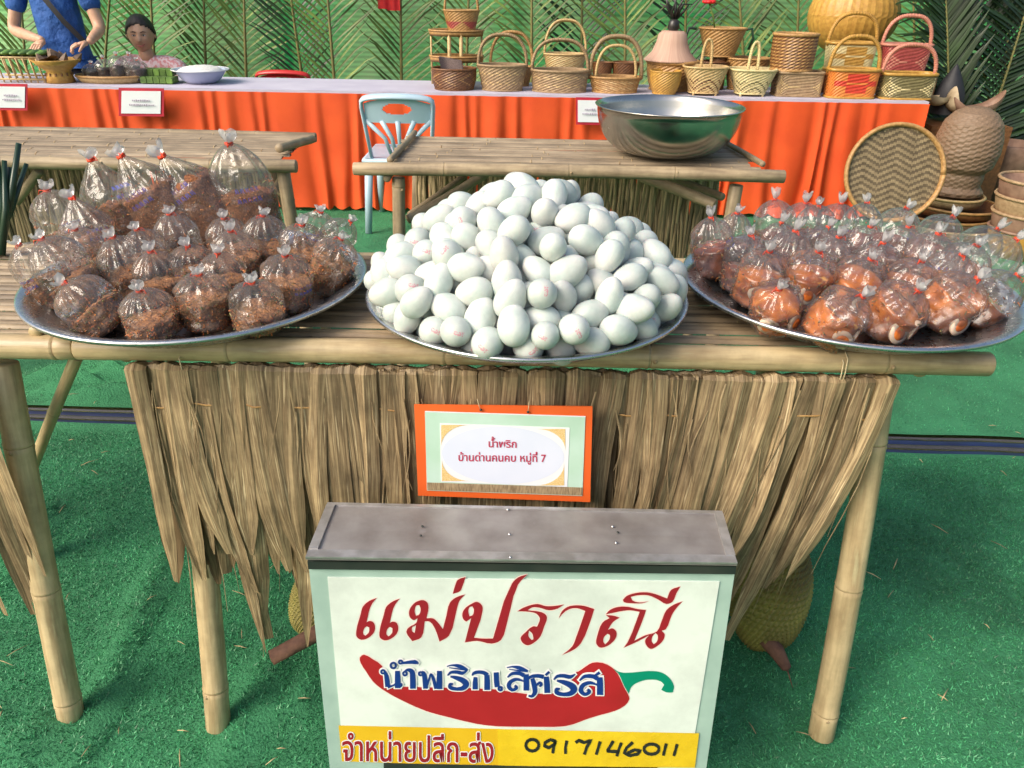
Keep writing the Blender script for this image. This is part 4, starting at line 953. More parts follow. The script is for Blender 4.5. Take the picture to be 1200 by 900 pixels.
# ---- lettering from the built-in typeface
def textmesh(s, off=0.0):
    c = bpy.data.curves.new('lettering', 'FONT'); c.body = s; c.size = 1; c.offset = off; c.resolution_u = 3; c.fill_mode = 'FRONT' if hasattr(c, 'fill_mode') else c.fill_mode
    o = bpy.data.objects.new('lettering', c); COL.objects.link(o); bpy.context.view_layer.update()
    dg = bpy.context.evaluated_depsgraph_get(); me = bpy.data.meshes.new_from_object(o.evaluated_get(dg))
    v = [tuple(q.co) for q in me.vertices]; f = [tuple(p.vertices) for p in me.polygons]
    bpy.data.objects.remove(o); bpy.data.meshes.remove(me); return v, f
def fittext(name, s, box, off3, mt, parent, bold=0.0, fn=None, ref=None, slope=0.0, obj=True, halo=0.0):
    """letters scaled into a box (x0, y0, x1, y1) measured on the sign, y downwards"""
    v, f = textmesh(s, bold); r, _ = textmesh(s, 0) if ref is None else (ref, None)
    x0, x1 = min(q[0] for q in r), max(q[0] for q in r); y0, y1 = min(q[1] for q in r), max(q[1] for q in r)
    bx0, by0, bx1, by1 = box; fn = fn or (lambda x, y: S(x, y, off3)); m = MB()
    for k in range(12 if halo else 1):
        vs = []; hx_, hy_ = (halo * math.cos(k * R(30)), halo * math.sin(k * R(30)))
        g_ = (lambda x, y: S(x, y, off3 - k * .00002)) if halo else fn
        for q in v:
            u = bx0 + (q[0] - x0) / (x1 - x0) * (bx1 - bx0); w_ = by1 - (q[1] - y0) / (y1 - y0) * (by1 - by0) + slope * (u - bx0); vs.append(g_(u + hx_, w_ + hy_))
        m.add(vs, f)
    return m.build(name, mt, parent, smooth=False)
# blue line: each letter where the sign has it
GL = [('น', 447, 785.5, 471, 803), ('\u0e4d', 455, 775, 467, 782), ('\u0e49', 467, 771, 490, 779), ('า', 473, 782, 487, 804), ('พ', 491, 784, 518, 805), ('ร', 523, 785, 549, 807), ('\u0e34', 524, 777, 549, 783.5),
      ('ก', 552, 786, 574, 807), ('เ', 579, 787, 589, 807), ('ล', 592, 786, 615, 808), ('\u0e34', 594, 779, 618, 785.5), ('ศ', 619, 783, 644, 810), ('ร', 648, 787, 674, 810), ('ส', 677, 785, 703, 811)]
def ring(cx, cy, r_, w_): return [(cx + r_ * math.cos(R(a)), cy + r_ * math.sin(R(a)), w_) for a in range(0, 361, 45)]
RO = lambda x, y: [[(x, y + 28, 8), (x + 22, y + 8, 16), (x + 60, y + 6, 20), (x + 95, y + 12, 20), (x + 125, y - 4, 6)], [(x + 18, y + 34, 10), (x + 60, y + 44, 24), (x + 100, y + 62, 32), (x + 118, y + 84, 34), (x + 98, y + 108, 26), (x + 55, y + 114, 20), (x + 18, y + 104, 22), (x + 16, y + 84, 16), (x + 36, y + 82, 10)]]
LO = lambda x, y: [[(x, y + 32, 8), (x + 30, y + 8, 18), (x + 75, y + 6, 22), (x + 105, y + 20, 24)], [(x + 118, y + 12, 30), (x + 120, y + 60, 32), (x + 120, y + 116, 32)], [(x + 104, y + 56, 8), (x + 60, y + 44, 18), (x + 22, y + 58, 22), (x + 8, y + 88, 24), (x + 30, y + 112, 18), (x + 58, y + 98, 18), (x + 46, y + 82, 12)]]
BL3 = [[ring(268, 192, 11, 11), [(280, 190, 14), (292, 230, 26), (298, 288, 28)], [(298, 288, 20), (330, 280, 10), (360, 262, 12)], [(360, 186, 26), (362, 240, 32), (362, 296, 32)], ring(378, 276, 9, 10)],
 [ring(334, 152, 17, 12)], [ring(380, 130, 11, 10), [(390, 136, 12), (430, 132, 18), (470, 130, 24), (494, 140, 10)]],
 [ring(408, 204, 12, 11), [(402, 196, 8), (425, 180, 16), (452, 192, 28), (458, 240, 32), (458, 300, 32)]],
 [ring(508, 204, 11, 11), [(516, 190, 12), (532, 215, 26), (540, 300, 28)], [(540, 298, 16), (562, 240, 12), (574, 206, 10), (590, 240, 18), (606, 300, 20)], [(628, 186, 28), (628, 240, 32), (628, 302, 32)]],
 RO(680, 188), [[(676, 158, 6), (712, 150, 10), (760, 158, 22), (808, 180, 10)], [(690, 166, 5), (750, 174, 8), (808, 184, 6)]],
 [[(836, 216, 8), (850, 200, 18), (880, 194, 20), (915, 200, 22), (932, 215, 26)], [(858, 226, 20), (856, 262, 28), (856, 304, 30)], [(930, 212, 28), (932, 260, 32), (932, 308, 32)]],
 [[(990, 196, 28), (992, 245, 30), (996, 290, 28)], ring(1016, 300, 11, 12)], LO(1062, 196), [[(1058, 166, 6), (1095, 160, 10), (1140, 168, 22), (1192, 188, 10)], [(1072, 176, 5), (1130, 184, 8), (1192, 192, 6)]]]
BL4 = [[[(92, 222, 8), (112, 204, 16), (150, 200, 20), (185, 206, 22)], [(200, 204, 26), (204, 250, 30), (206, 300, 30)], [(196, 196, 12), (218, 176, 14)], [(118, 214, 20), (128, 250, 26), (134, 292, 24), (118, 318, 16), (96, 316, 10)], [(134, 262, 8), (160, 240, 14), (172, 250, 14), (160, 262, 10)]],
 RO(244, 194), LO(394, 196) + [[(482, 200, 12), (512, 180, 16)]]]
def penletter(strokes, T, k3, off, mt, name, add=0.0):
    m = MB(); kk = 0
    for st_ in strokes:
        xs = []
        n_ = len(st_)
        for i in range(n_ - 1):
            p0, p1, p2, p3 = st_[max(0, i - 1)], st_[i], st_[i + 1], st_[min(n_ - 1, i + 2)]
            for q in range(5):
                t = q / 5; xs.append(tuple(.5 * (2 * p1[c] + (p2[c] - p0[c]) * t + (2 * p0[c] - 5 * p1[c] + 4 * p2[c] - p3[c]) * t * t + (3 * p1[c] - p0[c] - 3 * p2[c] + p3[c]) * t ** 3) for c in range(3)))
        xs.append(tuple(st_[-1])); n = len(xs); Lh = []; Rh = []
        if add:
            a, b = Vector(xs[0][:2]), Vector(xs[1][:2]); e = (a - b).normalized() * add; xs.insert(0, (xs[0][0] + e.x, xs[0][1] + e.y, xs[0][2]))
            a, b = Vector(xs[-1][:2]), Vector(xs[-2][:2]); e = (a - b).normalized() * add; xs.append((xs[-1][0] + e.x, xs[-1][1] + e.y, xs[-1][2])); n = len(xs)
        for i, p in enumerate(xs):
            a = Vector(xs[max(0, i - 1)][:2]); b = Vector(xs[min(n - 1, i + 1)][:2]); t = (b - a).normalized(); q = Vector((-t.y, t.x)) * (max(5, p[2] * 1.12) / 2 + add)
            Lh.append((p[0] + q.x, p[1] + q.y)); Rh.append((p[0] - q.x, p[1] - q.y))
        o_ = off + kk * .00003; kk += 1
        m.add([S(*T(*p), o_) for p in Lh] + [S(*T(*p), o_) for p in Rh], [(i, i + 1, n + i + 1, n + i) for i in range(n - 1)])
    return m.build(name, mt, sg, smooth=False)
for T_, G_, sc_ in ((T3, BL3, 1), (T4, BL4, 1)):
    for g_ in G_:
        penletter(g_, T_, 1, .0036, M_blue, 'blue_letter'); penletter(g_, T_, 1, .0028, M_white, 'white_outline', add=8.5)
fittext('maroon_lettering', 'จำหน่ายปลีก-ส่ง', (402, 855, 578, 890), .0032, M_redd, sg, slope=.012, halo=.45)
fittext('white_outline', 'จำหน่ายปลีก-ส่ง', (402, 855, 578, 890), .0028, M_white, sg, slope=.012, halo=1.5)
def oval(cx, cy, rx, ry, a0=0, n=16): return [(cx + rx * math.cos(R(a0 + 360 * i / n)), cy + ry * math.sin(R(a0 + 360 * i / n))) for i in range(n + 1)]
DG = [[oval(118, 607, 38, 34)], [[(255, 585), (225, 574), (192, 592), (190, 612), (215, 622), (248, 600), (255, 580)], [(252, 585), (243, 620), (237, 655)]], [[(320, 580), (312, 620), (312, 658)]], [[(372, 592), (390, 578), (420, 592), (462, 578), (438, 615), (422, 662)]],
      [[(515, 585), (503, 625), (492, 663)]], [[(592, 582), (566, 625), (556, 642), (626, 645)], [(640, 592), (624, 630), (612, 672)]], [[(706, 590), (670, 622), (655, 652), (690, 668), (735, 658), (750, 640), (718, 634), (676, 652)]],
      [oval(815, 630, 44, 30)], [[(902, 597), (892, 635), (884, 668)]], [[(965, 600), (955, 638), (945, 670)]]]
for strokes in DG:
    m = MB()
    for st_ in strokes:
        pts = []
        for i in range(len(st_) - 1):
            for k in range(4): t = k / 4; pts.append((st_[i][0] * (1 - t) + st_[i + 1][0] * t, st_[i][1] * (1 - t) + st_[i + 1][1] * t))
        pts.append(st_[-1]); n = len(pts); Lh = []; Rh = []
        for i, p in enumerate(pts):
            a = Vector(pts[max(0, i - 1)]); b = Vector(pts[min(n - 1, i + 1)]); t = (b - a).normalized(); q = Vector((-t.y, t.x)); wv = 8.0 + 1.6 * abs(t.x) + .7 * math.sin(i * 1.3)
            Lh.append((p[0] + q.x * wv, p[1] + q.y * wv)); Rh.append((p[0] - q.x * wv, p[1] - q.y * wv))
        vs = [S(*T4(*p), .0032) for p in Lh] + [S(*T4(*p), .0032) for p in Rh]
        m.add(vs, [(i, i + 1, n + i + 1, n + i) for i in range(n - 1)])
    m.build('digit', M_ink, sg, smooth=False)

# ================================================================== ORANGE POSTER ON THE SKIRT
PP = Wy(590, 480, 1.0 - .026); PN = Vector((-.03, -1, .10)).normalized(); PP = Wy(590, 530, 1.022)
def Q(x, y, off=0.0): return onplane(470 + x * .2, 460 + y * .2, PP, PN) + PN * off
ps = thing('hanging_poster', 'orange-backed card with two lines of Thai writing hung on the leaf skirt', 'poster', Q(600, 640))
def qslab(name, q, off, th, mt, nx=1):
    m = MB(); a, b, c, d = [Q(*p, off) for p in q]
    m.grid(lambda u, v: a.lerp(b, u).lerp(d.lerp(c, u), v), 6, 3)
    f = [a, b, c, d]; g = [p - PN * th for p in f]; m.add(f + g, [(0, 1, 5, 4), (1, 2, 6, 5), (2, 3, 7, 6), (3, 0, 4, 7), (4, 5, 6, 7)]); return m.build(name, mt, ps, smooth=False)
qslab('backing', [(76, 70), (1122, 82), (1108, 642), (100, 604)], 0, .002, M_oboard)
qslab('card', [(140, 108), (1080, 138), (1062, 604), (152, 572)], .0012, .0008, M_card)
qslab('white_edge', [(140, 106), (1082, 136), (1080, 142), (141, 112)], .0016, .0003, M_cardw)
qslab('straw_picture', [(153, 524), (1062, 554), (1060, 600), (154, 569)], .0016, .0003, M_cgrass)
qslab('panel', [(228, 178), (988, 204), (974, 550), (235, 520)], .0018, .0005, M_cardw)
def el(u): return None
m = MB()
for (cx, cy, sx_, sy_) in ((236, 186, 1, 1), (962, 210, -1, 1), (955, 540, -1, -1), (240, 514, 1, -1)):
    arc = [(cx + sx_ * (150 - 150 * math.sin(t)), cy + sy_ * (115 - 115 * math.cos(t))) for t in [R(90 * k / 8) for k in range(9)]]
    pl_ = [(cx, cy)] + [(cx + sx_ * 150 * (1 - math.sin(t)), cy + sy_ * 125 * (1 - math.cos(t)) * 1) for t in [R(90 * k / 8) for k in range(9)]]
    pl_ = [(cx, cy)] + [(cx + sx_ * 165 * (1 - math.cos(t)) if False else cx + sx_ * 165 * (1 - math.sin(t)), cy + sy_ * 125 * (1 - math.cos(t))) for t in [R(90 * k / 10) for k in range(11)]]
    m.poly(pl_, [], lambda x, y: Q(x, y, .0023))
m.build('gold_corner', M_gold, ps, smooth=False)
m = MB(); m.poly([(598 + 358 * math.cos(t), 364 + 168 * math.sin(t) + 12 * math.cos(t)) for t in [R(6 * k) for k in range(60)]], [], lambda x, y: Q(x, y, .0020)); m.build('oval', M_cardb, ps, smooth=False)
fittext('crimson_lettering', 'นำพริก', (514, 268, 676, 316), 0, M_crim, ps, bold=.018, fn=lambda x, y: Q(x, y, .0028), slope=.02)
fittext('crimson_lettering', '\u0e49', (532, 254, 550, 268), 0, M_crim, ps, bold=.018, fn=lambda x, y: Q(x, y, .0028))
fittext('crimson_lettering', 'บ้านด่านคนคบ หมู่ที 7', (338, 344, 848, 412), 0, M_crim, ps, bold=.016, fn=lambda x, y: Q(x, y, .0028), slope=.012)
fittext('crimson_lettering', '\u0e48', (790, 344, 797, 358), 0, M_crim, ps, bold=.018, fn=lambda x, y: Q(x, y, .0028))
for px, py, ex in ((468, 98, -22), (744, 110, 8)):
    p = Q(px, py, .003); m = MB(); m.lathe([(.0022, -.001), (.0019, .0008), (.0003, .0012)], (0, 0, 0), n=10); r3 = PN.to_track_quat('Z', 'Y').to_matrix(); m.v = [tuple(p + r3 @ Vector(v_)) for v_ in m.v]; m.build('eyelet', M_ink, ps)
    m = MB(); m.tube([p, Q(px + ex * .5, py - 30, .004), Q(px + ex, py - 62, .0)], .0007, n=4); m.build('string', M_twine, ps)

# ================================================================== JACKFRUITS
def jack(label, c, r, mt, axis=(0, 0, 1), nu=84, nv=60, spike=.055, n2=True):
    t = thing('jackfruit', label, 'jackfruit', (c[0], c[1], c[2] - r[2]), 'jackfruits on the carpet')
    rot = Vector(axis).normalized().to_track_quat('Z', 'Y').to_matrix(); m = MB(); c = Vector(c)
    def g(u, v):
        a = 2 * math.pi * u; b = math.pi * (v - .5); i = int(round(u * nu)); j = int(round(v * nv))
        up_ = (j % 2) and ((i + (j // 2)) % 2 == 0)
        k = 1 + (spike if up_ else 0) * math.cos(b) ** .3 + .05 * mnoise.noise(Vector((math.cos(a) * 1.3, math.sin(a) * 1.3, b * 1.3)))
        return c + rot @ Vector((r[0] * k * math.cos(a) * max(.02, math.cos(b)) ** .8, r[1] * k * math.sin(a) * max(.02, math.cos(b)) ** .8, r[2] * k * math.sin(b)))
    m.grid(g, nu, nv, wrap=True); m.build('rind', mt, t, smooth=False); return t
jz = at(902, 772, z=0)
j1 = jack('olive jackfruit on the carpet between the sign and the right table leg', (at(900, 700, y=1.25).x, 1.25, .145), (.080, .085, .138), M_jack, axis=(.03, .12, 1))
s0, s1 = at(893, 745, y=1.19), at(922, 783, y=1.13)
m = MB(); m.tube([s0 + Vector((-.004, .03, .01)), s0, s0.lerp(s1, .5) + Vector((.004, 0, .004)), s1, s1 + Vector((.002, -.002, -.004))], [.016, .017, .0165, .011, .003], n=12); m.v = [tuple(Vector(v_) + Vector((1, 1, 1)) * .0022 * mnoise.noise(Vector(v_) * 140)) for v_ in m.v]; m.build('stalk', M_bark, j1)
m = MB(); m.tube([s1, s1.lerp(at(929, 806, y=1.11), 1)], [.0018, .0008], n=5); m.build('twig', M_bark, j1)
j2 = jack('yellow-green jackfruit at the left, half hidden behind the sign', (at(372, 712, y=1.20).x, 1.21, .135), (.052, .055, .085), M_jack2, axis=(.25, .2, 1), spike=.06)
s0, s1 = at(372, 742, y=1.12), at(318, 771, y=1.08)
m = MB(); m.tube([s0 + Vector((.03, .03, .0)), s0, s0.lerp(s1, .5), s1], [.015, .0165, .0155, .015], n=12); m.v = [tuple(Vector(v_) + Vector((1, 1, 1)) * .0022 * mnoise.noise(Vector(v_) * 140)) for v_ in m.v]; m.build('stalk', M_bark, j2)

# ================================================================== LONG TABLE BEHIND
FT = .70; FY = 4.68
fx0, fx1 = -4.4, at(1088, 118, y=FY).x
ft = thing('long_table', 'long table with a lilac top and a pleated orange cloth skirt at the back', 'table', (0, FY + .4, 0))
m = MB(); m.grid(lambda u, v: Vector((fx0 + (fx1 - fx0) * u, FY - .012 + .56 * v, FT + .0015 * mnoise.noise(Vector((u * 30, v * 4, 0))))), 90, 6)
m.grid(lambda u, v: Vector((fx0 + (fx1 - fx0) * u, FY - .014, FT - .022 * v)), 90, 1, flip=True); m.box(((fx0 + fx1) / 2, FY + .27, FT - .018), (fx1 - fx0, .54, .03)); m.build('tabletop', M_cloth, ft, smooth=False)
npl = 56; W_ = fx1 - fx0
def pleat(u, v):
    w1 = u * npl + .35 * math.sin(u * 61) + .25 * math.sin(u * 143 + 1) + .14 * v * math.sin(u * 97 + v * 2); i = math.floor(w1); fr = w1 - i
    rg = random.Random(i * 7 + 1); k_ = rg.uniform(.5, 1.3); fold = (.5 - .5 * math.cos(2 * math.pi * fr ** 1.5)) ** .8
    amp = (.010 + .034 * v) * k_
    x = fx0 + W_ * u + .018 * v * math.sin(w1 * 1.9 + v * 2)
    return Vector((x, FY - .016 - amp * fold - .02 * v + .012 * v * mnoise.noise(Vector((u * 60, v * 3, 1))), FT - .012 - (FT - .045) * v + (.010 * math.sin(i * 1.7 + fr * 6) if v > .98 else 0)))
m = MB(); m.grid(pleat, npl * 16, 14); m.build('orange_skirt', M_orange, ft)
m = MB(); m.grid(lambda u, v: Vector((fx1 + .004 + .02 * v * (1 + math.sin(u * 30)), FY - .02 + .56 * u, FT - .012 - (FT - .05) * v)), 60, 8); m.build('orange_skirt', M_orange, ft)
def placard(px0, py0, px1, py1, label):
    y = FY - .085; a, b, c, d = at(px0, py0, y=y), at(px1, py0 + .5, y=y), at(px1, py1 + .5, y=y), at(px0, py1, y=y)
    t = thing('placard', label, 'card', (a.x, y, c.z), 'red-framed cards pinned to the orange skirt')
    def sl(n_, i, o_, mt):
        cx = (a + c) / 2; q = [cx + (p - cx) * i for p in (a, b, c, d)]; q = [p - Vector((0, o_, 0)) for p in q]
        q = [Vector((cx.x + (p.x - cx.x) * (1 if i == 1 else .93 / .86 * 1.0), p.y, p.z)) for p in q]
        m = MB(); g = [p + Vector((0, .003, 0)) for p in q]; m.add(q + g, [(3, 2, 1, 0), (4, 5, 6, 7), (0, 1, 5, 4), (1, 2, 6, 5), (2, 3, 7, 6), (3, 0, 4, 7)]); m.build(n_, mt, t, smooth=False)
    sl('frame', 1, 0, mat('placard_red', (.55, .02, .05), rough=.5)); sl('sheet', .80, .004, M_cardw)
    cx = (a + c) / 2; hw = abs(b.x - a.x) * .27; hh = abs(a.z - d.z)
    m = MB()
    for k, (z_, w_) in enumerate(((.07, .7), (-.09, 1.0))):
        x = -hw * w_
        while x < hw * w_:
            dx = ru(.004, .010); m.box((cx.x + x + dx / 2, y - .0095, cx.z + z_ * hh), (dx * .8, .001, ru(.006, .012))); x += dx * 1.25
    m.build('print', mat('faint_print', (.45, .38, .50), rough=.6), t, smooth=False)
placard(-6, 98, 32, 129, 'red-framed card pinned to the orange skirt at the left edge')
placard(139, 103, 192, 136, 'red-framed card pinned to the orange skirt below the bagged sweets')
placard(675, 114, 706, 146, 'card pinned to the orange skirt beside the big steel bowl')

# ================================================================== CHAIRS
def chair(label, c, H, mt, wid=.44, yaw=0):
    t = thing('plastic_chair', label, 'chair', c); c = Vector(c); rz = Matrix.Rotation(yaw, 3, 'Z')
    def G(x, y, z): return c + rz @ Vector((x, y, z))
    hw = wid / 2; sh = H * .53; m = MB()
    m.grid(lambda u, v: G((u - .5) * wid * .98, (v - .5) * .42, sh + .02 - .015 * math.cos((u - .5) * 3.1) - (.03 * v if v > .9 else 0)), 10, 8); m.grid(lambda u, v: G((u - .5) * wid * .98, -.21 + .42 * v, sh + .0 - .01), 2, 2)
    m.tube([G(-hw, -.2, sh), G(hw, -.2, sh), G(hw, .2, sh), G(-hw, .2, sh), G(-hw, -.2, sh)], .016, n=8); m.build('seat', mt, t)
    def arch(s, off=0): # outline of the back
        return
    def back(x, z): return G(x, -.20 - .10 * (z - sh) / (H - sh) + .03 * (x / hw) ** 2, z)
    m = MB(); pts = []
    for k in range(17):
        a = math.pi * k / 16; x = -math.cos(a) * hw * .93; z = H - .05 + .05 * math.sin(a) ** .5 if 0 < k < 16 else H - .06
        pts.append(back(x, z))
    L_ = [back(-hw * .80, sh), back(-hw * .88, sh + (H - sh) * .5)] + pts + [back(hw * .88, sh + (H - sh) * .5), back(hw * .80, sh)]
    m.tube(L_, .017, n=8, squash=(.6, 1.2)); m.build('back_frame', mt, t)
    zt_b = H - .012; zb_b = H - (H - sh) * .34
    m = MB()
    def band(u, v):
        x = (u - .5) * 2 * hw * .86; zt2 = zt_b - .03 * abs(u - .5) ** 2 * 4; zb2 = zb_b + .10 * (abs(u - .5) * 2) ** 2.5 * 0 - .02; return back(x, zt2 + (zb2 - zt2) * v)
    n_, k_ = 48, 20
    for i in range(n_):
        for j in range(k_):
            u0, u1, v0, v1 = i / n_, (i + 1) / n_, j / k_, (j + 1) / k_
            uc, vc = (u0 + u1) / 2 - .5, (v0 + v1) / 2 - .42
            if (uc / .22) ** 2 + (vc / .24) ** 2 < 1: continue
            q = [band(u0, v0), band(u1, v0), band(u1, v1), band(u0, v1)]; m.add(q, [(0, 1, 2, 3)]); m.add([p + Vector((0, .012, 0)) for p in q], [(3, 2, 1, 0)])
    m.build('top_band', mt, t)
    for k in range(5):
        x0 = (k - 2) * .038; x1 = (k - 2) * .085; m = MB(); zm = zb_b
        m.tube([back(x0 * .6, sh + .02), back(x0, sh + (zm - sh) * .55), back(x1, zm - .01)], [.010, .011, .014], n=6, squash=(1, .6)); m.build('back_slat', mt, t)
    for sx_, sy_ in ((-1, -1), (1, -1), (1, 1), (-1, 1)):
        m = MB(); m.tube([G(sx_ * hw * .90, sy_ * .18, sh), G(sx_ * hw * 1.0, sy_ * .23, .0)], [.024, .019], n=8, squash=(1, .8)); m.build('leg', mt, t)
    return t
chp = at(462, 268, z=.012)
chair('pale blue plastic chair standing behind the middle bamboo table', (at(470, 160, y=4.25).x, 4.42, .012), at(470, 115, y=4.15).z, M_chair, wid=.40)
chair('red plastic chair behind the long table, only its back rising over the top', (at(338, 92, y=5.9).x, 6.02, 0), at(338, 84, y=5.75).z, M_rchair, wid=.40)
# ================================================================== BASKETS
def basket(name, label, box, Y, mt, mt2=None, rb=.8, bulge=.0, n=2.0, dep=.8, handle=None, pattern=None, cat='basket', grp='woven baskets on the long table', rim=None, rows=16, cols=48, feet=False, rimr=1.0, mrim=None, taper=1.0, base=None, tilt=0, inner=True, under=None, relief_=.018):
    x0, x1, yt, yb = box; a = at(x0, yb, y=Y); b = at(x1, yb, y=Y); cx = (a.x + b.x) / 2; hw = (b.x - a.x) / 2; zb = under if under is not None else at((x0 + x1) / 2, yb, y=Y - hw * dep * rb * .6).z; zt = at((x0 + x1) / 2, yt, y=Y).z
    if base is not None: zb = base
    h = zt - zb; t = thing(name, label, cat, (cx, Y, zb), grp); c = Vector((cx, Y, zb))
    def rp(tt): return rb + (1 - rb) * tt ** taper + bulge * math.sin(math.pi * tt)
    def g(u, v, k=1.0, wv=True):
        a_ = 2 * math.pi * u; ca, sa = math.cos(a_), math.sin(a_); e = 2 / n
        x = math.copysign(abs(ca) ** e, ca) * hw; y = math.copysign(abs(sa) ** e, sa) * hw * dep; i = int(round(u * cols)); j = int(round(v * rows))
        r = rp(v) * k * (1 + (relief_ * (1 if (i + j) % 2 else -1) if wv else 0))
        return c + Vector((x * r, y * r, h * v))
    m = MB(); m.grid(lambda u, v: g(u, v), cols, rows, wrap=True, su=hw * 6.28, sv=h, mif=(lambda i, j: 1 if pattern(i, j) else 0) if pattern else None)
    m.grid(lambda u, v: c.lerp(g(u, 0, 1, False), v), cols, 1, wrap=True)
    m.build('woven_body', [mt, mt2 or mt], t, smooth=False)
    if inner:
        m = MB(); m.grid(lambda u, v: g(u, 1 - v * .85, .93, False), cols // 2, 3, wrap=True); m.grid(lambda u, v: (c + Vector((0, 0, h * .15))).lerp(g(u, .15, .93, False), 1 - v), cols // 2, 1, wrap=True); m.build('lining', M_ratd if mt is M_ratd else mt, t)
    m = MB(); rt = rim or hw * .045; m.tube([g(k / 36, 1, 1.0 * rimr, False) for k in range(37)], rt, n=8, cap=False); m.build('rim', mrim or mt, t)
    m = MB(); m.tube([g(k / 36, .02, 1.01, False) for k in range(37)], rt * .8, n=6, cap=False); m.build('foot_ring', mrim or mt, t)
    if feet:
        for k in range(4):
            p = g((k + .5) / 4, .0, 1, False); m = MB(); m.tube([p + Vector((0, 0, .01)), p - Vector((0, 0, .018))], .007, n=6); m.build('foot', mt, t)
    if handle:
        for (hpy, wf, r_, hm, yo, dbl) in handle:
            zh = at((x0 + x1) / 2, hpy, y=Y + yo).z; pts = []
            for k in range(21):
                a_ = math.pi * k / 20; bx = -math.cos(a_); ex = math.copysign(abs(bx) ** .75, bx); pts.append(Vector((cx + ex * hw * wf, Y + yo + tilt * math.sin(a_), zt - h * .12 + (zh - zt + h * .12) * math.sin(a_) ** .8)))
            m = MB(); m.tube(pts, r_, n=8)
            if dbl: m.tube([p + Vector((0, .02, -.008)) for p in pts], r_ * .8, n=8)
            # wrapping turns
            for q in range(1, 40):
                s_ = q / 40 * 20; i = int(s_); pp = pts[i].lerp(pts[min(20, i + 1)], s_ - i); dd = (pts[min(20, i + 1)] - pts[i]).normalized(); m.tube([pp - dd * .002, pp + dd * .002], r_ * 1.13, n=8)
            m.build('handle', hm, t)
    return t
zig = lambda i, j: (i + abs((j % 8) - 4)) % 6 < 1 and 3 < j < 13
dia = lambda i, j: (abs((i % 12) - 6) + abs((j % 12) - 6)) in (0, 3, 5) and 1 < j < 14
chev = lambda i, j: ((i % 12 if (i % 12) < 6 else 12 - i % 12) + j) % 4 == 0 and j < 9
def flower(i, j):
    a = ((i % 24) - 12) * .8; b = (j - 8); r = math.hypot(a, b); th = math.atan2(b, a)
    return r < 5.4 * abs(math.cos(2 * th)) ** .8 and r > .9
band = lambda i, j: (j in (4, 5, 10, 11)) and (i + j) % 3 == 0
# tiered rattan stand
t = thing('rattan_stand', 'two-tier rattan stand holding a small basket, left end of the basket row', 'stand', at(535, 108, y=5.06)); SY = 5.06
cx = at(535, 60, y=SY).x; hw = (at(566, 60, y=SY).x - at(504, 60, y=SY).x) / 2
for py, nm in ((38, 'upper_tier'), (68, 'lower_tier')):
    z = at(535, py, y=SY).z; m = MB(); m.lathe([(.001, -.006), (hw * .95, -.006), (hw, -.018), (hw * 1.02, 0), (hw, .016), (hw * .95, .0), (.001, -.0)], (cx, SY, z), n=32, sy=.7); m.tube([(cx + hw * 1.02 * math.cos(R(a)), SY + hw * .72 * math.sin(R(a)), z + .012) for a in range(0, 361, 15)], .006, n=6); m.build(nm, M_rat, t)
for dx, dy in ((-.95, 0), (.95, 0), (-.22, -.1), (.22, -.1)):
    m = MB(); m.tube([(cx + hw * dx, SY + dy, FT + .002), (cx + hw * dx, SY + dy, at(535, 36, y=SY).z)], .006 if abs(dx) > .5 else .011, n=8); m.build('upright', M_ratl, t)
basket('rattan_basket', 'small basket standing on top of the tiered rattan stand', (520, 562, 12, 35), SY, M_rat, M_pink, rb=.72, dep=.7, pattern=lambda i, j: 2 < j < 8 and abs((i % 12) - 6) < j - 1, handle=[(-18, .92, .007, M_rat, 0, False)], under=at(535, 38, y=SY).z + .002)
bd = basket('rattan_basket', 'dark brown basket with a plaid cloth inside, in front of the tiered stand', (507, 558, 80, 110), 4.84, M_ratd, M_rat, rb=.86, bulge=.06, dep=.85, pattern=zig, base=FT + .002, mrim=M_ratd)
m = MB(); q0 = at(522, 84, y=4.84); m.grid(lambda u, v: q0 + Vector(((u - .3) * .13 + .02 * v, .02 * math.sin(u * 5), (.10 - .02 * u) * (1 - v) - .02)), 8, 6); m.grid(lambda u, v: q0 + Vector(((u - .3) * .13 + .02 * v, .05, (.10 - .02 * u) * (1 - v) - .02)), 8, 6)
tag(m.build('plaid_cloth', M_plaid), 'dark plaid cloth sticking out of the dark brown basket', 'cloth')
H1 = lambda py, wf=.98, r=.0085, hm=M_gray, yo=0, d=True: [(py, wf, r, hm, yo, d)]
basket('hooped_basket', 'taller oval basket with arched handle, partly behind the first hooped basket', (574, 624, 78, 104), 5.06, M_rat, M_gray, rb=.8, dep=.6, handle=H1(37, hm=M_rat), base=FT + .002)
basket('hooped_basket', 'first big hooped basket from the left, grey-brown with a woven band', (560, 617, 76, 111), 4.83, M_gray, M_ratl, rb=.80, dep=.62, pattern=band, handle=H1(40), base=FT + .002)
basket('hooped_basket', 'widest hooped basket, straight-sided with a tall round handle, fourth from the left', (622, 688, 82, 111), 4.83, M_gray, M_ratl, rb=.93, dep=.62, pattern=band, handle=H1(46), base=FT + .002)
